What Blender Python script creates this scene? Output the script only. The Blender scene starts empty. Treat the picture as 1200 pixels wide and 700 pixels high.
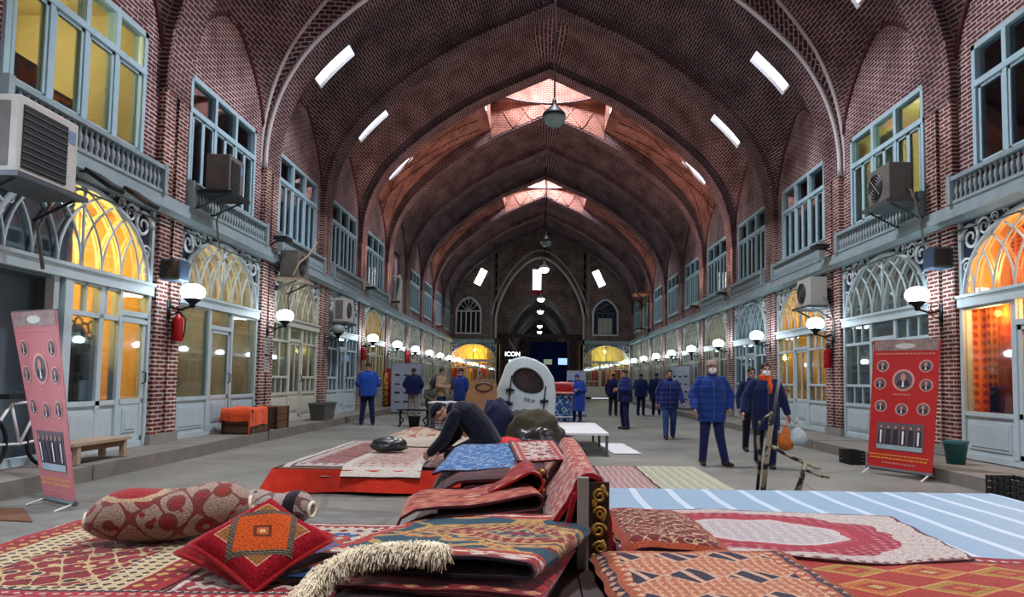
import bpy, bmesh, math, random
from mathutils import Vector, Matrix, Euler
random.seed(7)
SC = bpy.context.scene
COL = SC.collection
PI = math.pi

# ------------------------------------------------------------------ camera, world, exposure, skylight lamps
def rgb(h, a=1.0):
    h = h.lstrip('#'); v = [int(h[i:i+2], 16)/255 for i in (0, 2, 4)]
    return tuple((c/12.92 if c <= .04045 else ((c+.055)/1.055)**2.4) for c in v) + (a,)

cam = bpy.data.cameras.new('camera'); camo = bpy.data.objects.new('camera', cam); COL.objects.link(camo)
cam.sensor_width = 36; cam.lens = 24.0; cam.clip_start = .05; cam.clip_end = 400
cam.shift_x = -.025; cam.shift_y = .0404
camo.matrix_world = Matrix.Translation((0, 0, 1.4)) @ Matrix.Rotation(math.radians(93.4), 4, 'X') @ Matrix.Rotation(.015, 4, 'Z')
SC.camera = camo

w = bpy.data.worlds.new('world'); SC.world = w; w.use_nodes = True
bg = w.node_tree.nodes['Background']; bg.inputs[0].default_value = rgb('#e6eeff'); bg.inputs[1].default_value = 3.0
SC.view_settings.view_transform = 'Standard'; SC.view_settings.look = 'None'
SC.view_settings.exposure = 0.25; SC.view_settings.gamma = 1.0; SC.view_settings.use_curve_mapping = False
SC.cycles.max_bounces = 6; SC.cycles.diffuse_bounces = 4; SC.cycles.transparent_max_bounces = 12
SC.cycles.caustics_reflective = False; SC.cycles.caustics_refractive = False
SC.cycles.sample_clamp_indirect = 6

WL, WR, CX = -6.68, 7.28, .3
PY = lambda k: 12.07 + 4.45*k
BY = lambda k: PY(k) + 2.225
DOMES = (-3, 0, 3, 6)
def lamp_area(name, loc, sx, sy, power, col=(1, 1, 1), rot=(0, 0, 0)):
    d = bpy.data.lights.new(name, 'AREA'); d.shape = 'RECTANGLE'; d.size = sx; d.size_y = sy
    d.energy = power; d.color = col
    o = bpy.data.objects.new(name, d); COL.objects.link(o); o.location = loc; o.rotation_euler = rot
    return o
# daylight falling through the glazed eye of each dome
SKY = {-3: 1500, 0: 1500, 3: 480, 6: 620}
for k in DOMES:
    lamp_area('skylight', (CX, BY(k), 14.75), 1.3, 1.0, SKY[k], rgb('#f4f4ff')[:3])

# ------------------------------------------------------------------ mesh helpers
class MB:
    def __init__(s): s.v = []; s.f = []; s.uv = []; s.m = []
    def add(s, vs, fs, uvs=None, mi=0):
        b = len(s.v); s.v += [tuple(p) for p in vs]
        for i, f in enumerate(fs):
            s.f.append(tuple(b+j for j in f)); s.uv.append(uvs[i] if uvs else None); s.m.append(mi)
        return s
    def box(s, x0, x1, y0, y1, z0, z1, mi=0, M=None):
        vs = [Vector((x, y, z)) for z in (z0, z1) for y in (y0, y1) for x in (x0, x1)]
        if M is not None: vs = [M @ p for p in vs]
        return s.add(vs, [(0, 2, 3, 1), (4, 5, 7, 6), (0, 1, 5, 4), (2, 6, 7, 3), (0, 4, 6, 2), (1, 3, 7, 5)], None, mi)
    def inbox(s, x0, x1, y0, y1, z0, z1, skip=(), mi=0):
        vs = [(x, y, z) for z in (z0, z1) for y in (y0, y1) for x in (x0, x1)]
        fs = {'bottom': (0, 1, 3, 2), 'top': (4, 6, 7, 5), 'front': (0, 4, 5, 1), 'back': (2, 3, 7, 6), 'left': (0, 2, 6, 4), 'right': (1, 5, 7, 3)}
        return s.add(vs, [f for n, f in fs.items() if n not in skip], None, mi)
    def tube(s, pts, r, n=6, closed=False, mi=0, flat=1.0):
        P = [Vector(p) for p in pts]; N = len(P)
        if N < 2: return s
        vs = []; up = None
        for i in range(N):
            if closed: t = P[(i+1) % N] - P[i-1]
            else: t = P[min(i+1, N-1)] - P[max(i-1, 0)]
            t.normalize()
            if up is None:
                up = Vector((0, 0, 1)) if abs(t.z) < .9 else Vector((0, 1, 0))
            a = up.cross(t)
            if a.length < 1e-6: a = Vector((1, 0, 0))
            a.normalize(); b = t.cross(a); up = b
            ri = r[i] if isinstance(r, (list, tuple)) else r
            vs += [P[i] + a*(math.cos(2*PI*j/n)*ri) + b*(math.sin(2*PI*j/n)*ri*flat) for j in range(n)]
        fs = []
        for i in range(N if closed else N-1):
            k = (i+1) % N
            fs += [(i*n+j, i*n+(j+1) % n, k*n+(j+1) % n, k*n+j) for j in range(n)]
        if not closed: fs += [tuple(range(n))[::-1], tuple((N-1)*n+j for j in range(n))]
        return s.add(vs, fs, None, mi)
    def lathe(s, prof, n=16, c=(0, 0, 0), mi=0, axis='Z', sx=1, sy=1):
        vs = []
        for r, z in prof:
            for j in range(n):
                a = 2*PI*j/n; x, y = r*math.cos(a)*sx, r*math.sin(a)*sy
                p = {'Z': (x, y, z), 'Y': (x, z, -y), 'X': (z, x, y)}[axis]
                vs.append((p[0]+c[0], p[1]+c[1], p[2]+c[2]))
        fs = []
        for i in range(len(prof)-1):
            fs += [(i*n+j, i*n+(j+1) % n, (i+1)*n+(j+1) % n, (i+1)*n+j) for j in range(n)]
        fs += [tuple(range(n))[::-1], tuple((len(prof)-1)*n+j for j in range(n))]
        return s.add(vs, fs, None, mi)
    def ell(s, c, r, n=16, m=10, mi=0):
        return s.lathe([(max(1e-3, math.sin(PI*i/m)), -math.cos(PI*i/m)*r[2]) for i in range(m+1)], n, c, mi, 'Z', r[0], r[1])
    def grid(s, fn, nu, nv, mi=0, closed_u=False):
        """fn(i/nu, j/nv) -> point; uv is (i/nu, j/nv)"""
        vs = [fn(i/nu, j/nv) for j in range(nv+1) for i in range(nu+1)]
        W = nu+1; fs = []; uv = []
        for j in range(nv):
            for i in range(nu):
                fs.append((j*W+i, j*W+i+1, (j+1)*W+i+1, (j+1)*W+i))
                uv.append([(i/nu, j/nv), ((i+1)/nu, j/nv), ((i+1)/nu, (j+1)/nv), (i/nu, (j+1)/nv)])
        return s.add(vs, fs, uv, mi)
    def slab(s, fn, nu, nv, th, mi=0, mi2=None):
        """a closed sheet of thickness th under the surface fn"""
        mi2 = mi if mi2 is None else mi2
        s.grid(fn, nu, nv, mi)
        g = lambda a, b: Vector(fn(a, b))
        def dn(a, b):
            e = 1e-3; du = g(min(a+e, 1), b)-g(max(a-e, 0), b); dv = g(a, min(b+e, 1))-g(a, max(b-e, 0))
            n = du.cross(dv); n.normalize(); return g(a, b)-n*th
        W = nu+1
        vs = [dn(i/nu, j/nv) for j in range(nv+1) for i in range(nu+1)]
        s.add(vs, [(j*W+i, (j+1)*W+i, (j+1)*W+i+1, j*W+i+1) for j in range(nv) for i in range(nu)],
              [[(i/nu, j/nv), (i/nu, (j+1)/nv), ((i+1)/nu, (j+1)/nv), ((i+1)/nu, j/nv)] for j in range(nv) for i in range(nu)], mi2)
        ring = [(i/nu, 0) for i in range(nu+1)] + [(1, j/nv) for j in range(1, nv+1)] + [(i/nu, 1) for i in range(nu-1, -1, -1)] + [(0, j/nv) for j in range(nv-1, 0, -1)]
        n = len(ring); vs = [g(*q) for q in ring] + [dn(*q) for q in ring]
        s.add(vs, [(i, n+i, n+(i+1) % n, (i+1) % n) for i in range(n)], [[ring[i], ring[i], ring[(i+1) % n], ring[(i+1) % n]] for i in range(n)], mi2)
        return s
    def loft(s, secs, mi=0):
        """secs: list of equal-length rings of points; capped"""
        n = len(secs[0]); vs = [p for q in secs for p in q]; fs = []
        for i in range(len(secs)-1):
            fs += [(i*n+j, i*n+(j+1) % n, (i+1)*n+(j+1) % n, (i+1)*n+j) for j in range(n)]
        fs += [tuple(range(n))[::-1], tuple((len(secs)-1)*n+j for j in range(n))]
        return s.add(vs, fs, None, mi)
    def prism(s, poly, y0, y1, mi=0):
        """poly of (x, z), extruded along y"""
        n = len(poly); vs = [(x, y0, z) for x, z in poly] + [(x, y1, z) for x, z in poly]
        return s.add(vs, [tuple(range(n)), tuple(range(2*n-1, n-1, -1))] + [(i, n+i, n+(i+1) % n, (i+1) % n) for i in range(n)], None, mi)
    def mesh(s, name, mats, smooth=False, fixn=True):
        me = bpy.data.meshes.new(name); me.from_pydata(s.v, [], s.f)
        for m in (mats if isinstance(mats, (list, tuple)) else [mats]): me.materials.append(m)
        me.polygons.foreach_set('material_index', s.m)
        if fixn:
            b = bmesh.new(); b.from_mesh(me); bmesh.ops.recalc_face_normals(b, faces=b.faces); b.to_mesh(me); b.free()
        uvl = me.uv_layers.new(name='UVMap'); V = me.vertices
        for p in me.polygons:
            u = s.uv[p.index]; n = p.normal
            if u is not None:
                # loops may have been flipped; match through vertex order
                src = dict(zip(s.f[p.index], u))
                for li in p.loop_indices: uvl.data[li].uv = src[me.loops[li].vertex_index]
            else:
                ax = max(range(3), key=lambda i: abs(n[i]))
                for li in p.loop_indices:
                    c = V[me.loops[li].vertex_index].co
                    uvl.data[li].uv = (c.y, c.z) if ax == 0 else ((c.x, c.z) if ax == 1 else (c.x, c.y))
        if smooth: me.polygons.foreach_set('use_smooth', [True]*len(me.polygons))
        me.update(); return me
    def build(s, name, mats, parent=None, smooth=False, loc=None, fixn=True):
        return put(name, s.mesh(name, mats, smooth, fixn), parent, loc)

def put(name, me, parent=None, loc=None, rot=None, scale=None):
    o = bpy.data.objects.new(name, me); COL.objects.link(o)
    if parent is not None: o.parent = parent
    if loc is not None: o.location = loc
    if rot is not None: o.rotation_euler = rot
    if scale is not None: o.scale = scale
    return o
def tag(o, label=None, cat=None, group=None, kind=None):
    if label: o['label'] = label
    if cat: o['category'] = cat
    if group: o['group'] = group
    if kind: o['kind'] = kind
    return o
def thing(name, label, cat, loc=(0, 0, 0), rz=0, group=None, rot=None):
    o = put(name, None, None, loc, rot or (0, 0, rz)); o.empty_display_size = .1
    return tag(o, label, cat, group)
def struct(o): o['kind'] = 'structure'; return o
def copy_tree(o, parent=None):
    c = o.copy(); COL.objects.link(c)
    if parent is not None: c.parent = parent
    for ch in list(o.children): copy_tree(ch, c)
    return c
def rotX(a): return Matrix.Rotation(a, 4, 'X')
def TR(x, y, z): return Matrix.Translation((x, y, z))

# ------------------------------------------------------------------ materials
class E:
    """tiny expression wrapper over Math nodes"""
    def __init__(s, nt, k): s.nt = nt; s.k = k
    def op(s, o, b=None, c=None):
        n = s.nt.nodes.new('ShaderNodeMath'); n.operation = o
        for i, x in enumerate((s, b, c)):
            if x is None: continue
            if isinstance(x, E): s.nt.links.new(x.k, n.inputs[i])
            else: n.inputs[i].default_value = x
        return E(s.nt, n.outputs[0])
    def __add__(s, b): return s.op('ADD', b)
    def __sub__(s, b): return s.op('SUBTRACT', b)
    def __mul__(s, b): return s.op('MULTIPLY', b)
    def __rsub__(s, b): return (s*-1.0)+b
    __radd__ = __add__; __rmul__ = __mul__
    def abs(s): return s.op('ABSOLUTE')
    def fr(s): return s.op('FRACT')
    def fl(s): return s.op('FLOOR')
    def sin(s): return s.op('SINE')
    def lt(s, b): return s.op('LESS_THAN', b)
    def gt(s, b): return s.op('GREATER_THAN', b)
    def mn(s, b): return s.op('MINIMUM', b)
    def mx(s, b): return s.op('MAXIMUM', b)
    def pw(s, b): return s.op('POWER', b)
def mixc(nt, f, a, b, mode='MIX'):
    n = nt.nodes.new('ShaderNodeMix'); n.data_type = 'RGBA'; n.blend_type = mode
    for i, x in ((0, f), (6, a), (7, b)):
        if isinstance(x, E): nt.links.new(x.k, n.inputs[i])
        elif isinstance(x, bpy.types.NodeSocket): nt.links.new(x, n.inputs[i])
        else: n.inputs[i].default_value = x
    return n.outputs[2]
def base(name, col='#808080', rough=.7, metal=0.0, spec=.4):
    m = bpy.data.materials.new(name); m.use_nodes = True; nt = m.node_tree; b = nt.nodes['Principled BSDF']
    b.inputs['Base Color'].default_value = rgb(col) if isinstance(col, str) else col
    b.inputs['Roughness'].default_value = rough; b.inputs['Metallic'].default_value = metal
    b.inputs['Specular IOR Level'].default_value = spec
    return m, nt, b
def noise(nt, scale=5, detail=3, vec=None, rough=.55):
    n = nt.nodes.new('ShaderNodeTexNoise'); n.inputs['Scale'].default_value = scale; n.inputs['Detail'].default_value = detail
    n.inputs['Roughness'].default_value = rough
    if vec is not None: nt.links.new(vec, n.inputs['Vector'])
    return n
def bump(nt, b, h, strength=.3, dist=.01):
    n = nt.nodes.new('ShaderNodeBump'); n.inputs['Strength'].default_value = strength; n.inputs['Distance'].default_value = dist
    nt.links.new(h.k if isinstance(h, E) else h, n.inputs['Height']); nt.links.new(n.outputs[0], b.inputs['Normal'])
def ramp(nt, fac, stops):
    n = nt.nodes.new('ShaderNodeValToRGB'); cr = n.color_ramp
    while len(cr.elements) < len(stops): cr.elements.new(.5)
    for e, (p, c) in zip(cr.elements, stops): e.position = p; e.color = rgb(c)
    nt.links.new(fac, n.inputs[0]); return n.outputs[0]
def plain(name, col, rough=.6, metal=0.0, var=.15, scale=6, bmp=0.0, spec=.4):
    """one colour with soft grime variation"""
    m, nt, b = base(name, col, rough, metal, spec)
    tc = nt.nodes.new('ShaderNodeTexCoord'); n = noise(nt, scale, 4, tc.outputs['Object'])
    c = rgb(col); d = tuple(x*(1-var*1.6) for x in c[:3])+(1,); l = tuple(min(1, x*(1+var)) for x in c[:3])+(1,)
    nt.links.new(mixc(nt, E(nt, n.outputs[0]), d, l), b.inputs['Base Color'])
    if bmp: bump(nt, b, n.outputs[0], bmp, .01)
    return m
def emit(name, col, strength):
    m, nt, b = base(name, col, .5); b.inputs['Emission Color'].default_value = rgb(col); b.inputs['Emission Strength'].default_value = strength
    return m
def brick(name, c1, c2, mortar, bw=.23, rh=.078, mort=.011, rot=0.0, tint=None, bmp=.6):
    m, nt, b = base(name, c1, .85, 0, .2)
    uv = nt.nodes.new('ShaderNodeTexCoord'); mp = nt.nodes.new('ShaderNodeMapping'); mp.inputs['Rotation'].default_value[2] = rot
    nt.links.new(uv.outputs['UV'], mp.inputs[0])
    t = nt.nodes.new('ShaderNodeTexBrick'); nt.links.new(mp.outputs[0], t.inputs['Vector'])
    t.inputs['Scale'].default_value = 1.0; t.inputs['Brick Width'].default_value = bw; t.inputs['Row Height'].default_value = rh
    t.inputs['Mortar Size'].default_value = mort; t.inputs['Mortar Smooth'].default_value = .25; t.inputs['Bias'].default_value = 0
    t.inputs['Color1'].default_value = rgb(c1); t.inputs['Color2'].default_value = rgb(c2); t.inputs['Mortar'].default_value = rgb(mortar)
    n = noise(nt, 1.3, 5, uv.outputs['Object']); n2 = noise(nt, 30, 2, uv.outputs['Object'])
    k = E(nt, n.outputs[0])*.9+.5
    col = mixc(nt, 1.0, t.outputs[0], ramp(nt, n.outputs[0], [(.3, '#a8a0a0'), (.7, '#ffffff')]), 'MULTIPLY')
    nt.links.new(col, b.inputs['Base Color'])
    bump(nt, b, (E(nt, t.outputs[1])*-1.0)+E(nt, n2.outputs[0])*.25, bmp, .012)
    return m
def glass(name='glass', tint='#dfeaf0', gloss=.16, rough=.03):
    m = bpy.data.materials.new(name); m.use_nodes = True; nt = m.node_tree; nt.nodes.clear()
    o = nt.nodes.new('ShaderNodeOutputMaterial'); t = nt.nodes.new('ShaderNodeBsdfTransparent'); g = nt.nodes.new('ShaderNodeBsdfGlossy')
    t.inputs[0].default_value = rgb(tint); g.inputs['Roughness'].default_value = rough
    lw = nt.nodes.new('ShaderNodeLayerWeight'); lw.inputs[0].default_value = .35
    f = (E(nt, lw.outputs['Fresnel'])*.45+gloss*.3).mn(.5)
    mx = nt.nodes.new('ShaderNodeMixShader'); nt.links.new(f.k, mx.inputs[0]); nt.links.new(t.outputs[0], mx.inputs[1]); nt.links.new(g.outputs[0], mx.inputs[2])
    nt.links.new(mx.outputs[0], o.inputs[0]); return m
def cloth(name, col, scale=300, var=.2, rough=.95, quilt=None):
    m, nt, b = base(name, col, rough, 0, .15)
    b.inputs['Sheen Weight'].default_value = .15
    tc = nt.nodes.new('ShaderNodeTexCoord'); n = noise(nt, 9, 3, tc.outputs['Object'])
    c = rgb(col); d = tuple(x*(1-var*1.6) for x in c[:3])+(1,); l = tuple(min(1, x*(1+var)) for x in c[:3])+(1,)
    nt.links.new(mixc(nt, E(nt, n.outputs[0]), d, l), b.inputs['Base Color'])
    if quilt:
        sp = nt.nodes.new('ShaderNodeSeparateXYZ'); nt.links.new(tc.outputs['Object'], sp.inputs[0])
        h = ((E(nt, sp.outputs[2])*(PI/quilt)).sin().abs()).pw(.5)+E(nt, n.outputs[0])*.5
        bump(nt, b, h, .7, .02)
    else: bump(nt, b, n.outputs[0], .5, .03)
    return m

M = {}
M['brick'] = brick('brick', '#78474a', '#5b3238', '#dcd0cf', .30, .074, .014)
M['brick_pier'] = brick('brick_pier', '#86493f', '#673531', '#e0d6ce', .27, .072, .014)
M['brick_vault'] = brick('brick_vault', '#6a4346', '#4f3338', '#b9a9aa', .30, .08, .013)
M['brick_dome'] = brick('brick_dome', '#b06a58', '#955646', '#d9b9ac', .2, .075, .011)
M['herring'] = brick('herring', '#4f2f34', '#6d4042', '#cbbfbd', .22, .11, .016, PI/4)
M['brick_far'] = brick('brick_far', '#84665f', '#6f544f', '#c4b7ac', .3, .09, .014)
M['brick_roll'] = plain('brick_roll', '#5a2c30', .8, 0, .2, 6, .2)
M['stucco'] = plain('stucco', '#d0cdcd', .8, 0, .12, 5, .2)
M['paint'] = plain('paint', '#b4c8cd', .5, 0, .12, 4, .05)
M['paint_win'] = plain('paint_win', '#a6c8d3', .5, 0, .14, 4, .05)
M['paint_warm'] = plain('paint_warm', '#c3c6b8', .5, 0, .12, 4, .05)
M['cornice'] = plain('cornice', '#93a7ad', .6, 0, .25, 3, .15)
M['stone'] = plain('stone', '#8b8c86', .85, 0, .2, 2.5, .25)
M['curb'] = plain('curb', '#7d7a72', .9, 0, .3, 3, .4)
M['navy_panel'] = plain('navy_panel', '#1c2a45', .6, 0, .2)
M['scroll'] = plain('scroll', '#d3dcde', .5, 0, .1)
M['glass'] = glass()
M['glass_dark'] = glass('glass_dark', '#8fa3ab', .3)
M['iron'] = plain('iron', '#25282c', .5, .6, .2)
M['iron_grey'] = plain('iron_grey', '#5e6468', .5, .5, .2)
M['ac'] = plain('ac', '#b7b9b2', .5, 0, .1)
M['ac_dirty'] = plain('ac_dirty', '#6c6a66', .6, 0, .25)
M['dark'] = plain('dark', '#1b1d20', .7, 0, .2)
M['red_paint'] = plain('red_paint', '#b3121b', .35, 0, .1)
M['globe'] = emit('globe', '#dff4ff', 22.0)
M['globe_warm'] = emit('globe_warm', '#ffd79a', 5.0)
M['globe_off'] = plain('globe_off', '#7f9a92', .15, 0, .1, spec=.8)
M['white'] = plain('white', '#d9dcdc', .6, 0, .06)
M['wood'] = plain('wood', '#6b4a33', .6, 0, .25, 8, .1)
M['wood_dark'] = plain('wood_dark', '#33231d', .55, 0, .25, 8, .1)
M['wood_pale'] = plain('wood_pale', '#a5937c', .6, 0, .2, 8, .1)
M['rubber'] = plain('rubber', '#17181a', .8)
M['gold'] = plain('gold', '#a8843c', .45, .5, .3, 20, .2)

def floor_mat():
    m, nt, b = base('floor_concrete', '#8d8b84', .62, 0, .35)
    tc = nt.nodes.new('ShaderNodeTexCoord'); n = noise(nt, .45, 6, tc.outputs['Object'], .6); n2 = noise(nt, 6, 4, tc.outputs['Object']); n3 = noise(nt, 60, 2, tc.outputs['Object'])
    c = ramp(nt, n.outputs[0], [(.28, '#60635f'), (.5, '#7c7f79'), (.72, '#94958d')])
    c = mixc(nt, .35, c, ramp(nt, n2.outputs[0], [(.3, '#605f5a'), (.65, '#b3b0a6')]), 'OVERLAY')
    v = nt.nodes.new('ShaderNodeTexVoronoi'); v.feature = 'DISTANCE_TO_EDGE'; v.inputs['Scale'].default_value = .22
    nt.links.new(tc.outputs['Object'], v.inputs[0])
    crack = E(nt, v.outputs[0]).lt(.006)
    c = mixc(nt, crack*.4, c, rgb('#4c4a46'))
    nt.links.new(c, b.inputs['Base Color'])
    nt.links.new((E(nt, n2.outputs[0])*.4+.38).k, b.inputs['Roughness'])
    bump(nt, b, E(nt, n2.outputs[0])+E(nt, n3.outputs[0])*.3, .25, .01)
    return m
M['floor'] = floor_mat()

# ------------------------------------------------------------------ setting: floor, curbs, walls, vault
mb = MB(); mb.box(-9.5, 10, -6, 84, -.2, 0); struct(mb.build('floor', M['floor']))
mb = MB()
for i in range(20):
    y0 = -5.7 + i*2.95; mb.box(WL-.2, -5.82+.012*(i % 3), y0, y0+2.93, 0, .2+.004*(i % 4))
struct(mb.build('trim_1', M['curb']))
mb = MB()
for i in range(20):
    y0 = -5.7 + i*2.95; mb.box(6.0-.012*(i % 3), WR+.2, y0, y0+2.93, 0, .18+.004*(i % 4))
struct(mb.build('trim_2', M['curb']))

PROF = [(0, 13.1), (1.15, 12.58), (2.3, 12.05), (3.5, 11.35), (4.6, 10.55), (5.4, 9.85), (6.0, 9.2), (6.45, 8.45), (6.72, 7.7), (6.84, 7.0), (6.86, 6.4)]
def prof_dense():
    pts = []
    P = [(-.0, 13.1)] + PROF + [(6.86, 5.9)]
    for i in range(1, len(P)-2):
        p0, p1, p2, p3 = P[i-1], P[i], P[i+1], P[i+2]
        for q in range(3):
            t = q/3
            pts.append(tuple(.5*((2*p1[c])+(-p0[c]+p2[c])*t+(2*p0[c]-5*p1[c]+4*p2[c]-p3[c])*t*t+(-p0[c]+3*p1[c]-3*p2[c]+p3[c])*t**3) for c in (0, 1)))
    pts.append((6.86, 6.4)); return pts
HALF = prof_dense()
FULL = [(-u, z) for u, z in HALF[::-1]] + HALF[1:]
def normals(P):
    out = []
    for i in range(len(P)):
        a, b = P[max(i-1, 0)], P[min(i+1, len(P)-1)]
        t = Vector((b[0]-a[0], b[1]-a[1])).normalized(); out.append((-t.y, t.x))
    return out
NRM = normals(FULL)
ARC = [0]
for a, b in zip(FULL, FULL[1:]): ARC.append(ARC[-1]+math.dist(a, b))

def vault_d(v, z, dome):
    h = max(0, min(1, (z-6.4)/4.5))
    edge = .12 + ((.75 if dome == 2 else .3)*h*h if dome else .08*h)
    return edge + .62*(1-abs(v)**1.25)*(1 if not dome else 1-.5*h)

mb_v = MB(); mb_d = MB(); reveal = MB()
VS = [-1, -.85, -.7, -.5, -.3, -.16, .16, .3, .5, .7, .85, 1]
HB = 2.225-.38
for k in range(-4, 9):
    dome = (2 if k == 0 else 1) if k in DOMES else 0; yc = BY(k); tgt = mb_d if dome == 1 else mb_v
    def pt(i, v):
        u, z = FULL[i]; n = NRM[i]; d = vault_d(v, z, dome); return (CX+u+n[0]*d, yc+v*HB, z+n[1]*d)
    for i in range(len(FULL)-1):
        um = (FULL[i][0]+FULL[i+1][0])/2; zm = (FULL[i][1]+FULL[i+1][1])/2
        if dome and abs(um) < 2.3: continue
        for j in range(len(VS)-1):
            if VS[j] == -.16 and 9.25 < zm < 10.0:
                a, b = i, i+1
                for (p, q, e) in ((VS[j], VS[j], 0), (VS[j+1], VS[j+1], 1)):
                    A, B = Vector(pt(a, p)), Vector(pt(b, p)); n = Vector((NRM[i][0], 0, NRM[i][1]))*.10
                    reveal.add([A, B, B+n, A+n], [(0, 1, 2, 3)])
                continue
            vs = [pt(i, VS[j]), pt(i+1, VS[j]), pt(i+1, VS[j+1]), pt(i, VS[j+1])]
            if min(abs(p_[0]-CX) for p_ in vs) > 7.02: continue      # behind the wall plane, where the rooms are
            uv = [(VS[j]*HB, ARC[i]), (VS[j]*HB, ARC[i+1]), (VS[j+1]*HB, ARC[i+1]), (VS[j+1]*HB, ARC[i])]
            tgt.add(vs, [(0, 1, 2, 3)], [uv])
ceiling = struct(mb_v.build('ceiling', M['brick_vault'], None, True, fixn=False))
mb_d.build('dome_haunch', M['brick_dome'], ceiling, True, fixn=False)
reveal.build('slot_reveal', M['stucco'], ceiling)

# dark rolls where each cross vault meets the wall
for k in range(-1, 9):
    dome = (2 if k == 0 else 1) if k in DOMES else 0
    for sd in (-1, 1):
        pts = []
        for q in range(25):
            v = -1+2*q/24; best = None
            for i in range(len(HALF)-1):
                def uo(j):
                    u, z = HALF[j]; n = NRM[len(HALF)-1+j]; d = vault_d(v, z, dome); return u+n[0]*d, z+n[1]*d
                (ua, za), (ub, zb_) = uo(i), uo(i+1)
                if ua <= 6.96 < ub: best = za+(zb_-za)*(6.96-ua)/(ub-ua); break
            if best: pts.append((CX+sd*6.97, BY(k)+v*HB, best))
        if len(pts) > 4:
            t = MB(); t.tube(pts, .05, 5); t.build('lunette_roll', M['brick_roll'], ceiling, True)
# transverse ribs, one object each
def rib(k, w=.85):
    y0, y1 = PY(k)-w/2, PY(k)+w/2; mb = MB(); white = k == 1
    for i in range(len(FULL)-1):
        def q(i, d, y): 
            u, z = FULL[i]; return (CX+u+NRM[i][0]*d, y, z+NRM[i][1]*d)
        a = [q(i, 0, y0), q(i+1, 0, y0), q(i+1, 0, y1), q(i, 0, y1)]
        mb.add(a, [(0, 1, 2, 3)], [[(0, ARC[i]), (0, ARC[i+1]), (w, ARC[i+1]), (w, ARC[i])]])
        for y, s in ((y0, 0), (y1, 1)):
            D0 = 1.25
            mb.add([q(i, 0, y), q(i+1, 0, y), q(i+1, D0, y), q(i, D0, y)], [(0, 1, 2, 3)], [[(0, ARC[i]), (0, ARC[i+1]), (D0, ARC[i+1]), (D0, ARC[i])]], 1 if (white and s == 0) else 0)
    r = mb.build('rib', [M['brick_vault'], M['herring']], ceiling, True, fixn=False)
    if white:
        for off in (0, 1):
            t = MB(); pts = []
            for i in range(len(FULL)):
                u, z = FULL[i]; h = max(0, min(1, (z-6.4)/4.5)); d = .02 + off*(.12+.72*h*h)
                pts.append((CX+u+NRM[i][0]*d, y0-.015, z+NRM[i][1]*d))
            t.tube(pts, .055, 5, flat=.8); t.build('stucco_edge', M['stucco'], r, True)
    else:
        t = MB(); t.tube([(CX+u*.998, y0-.005, z-.02) for u, z in FULL], .03, 4); t.build('edge_roll', M['brick_vault'], r, True)
for k in range(-4, 10): rib(k)

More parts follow.
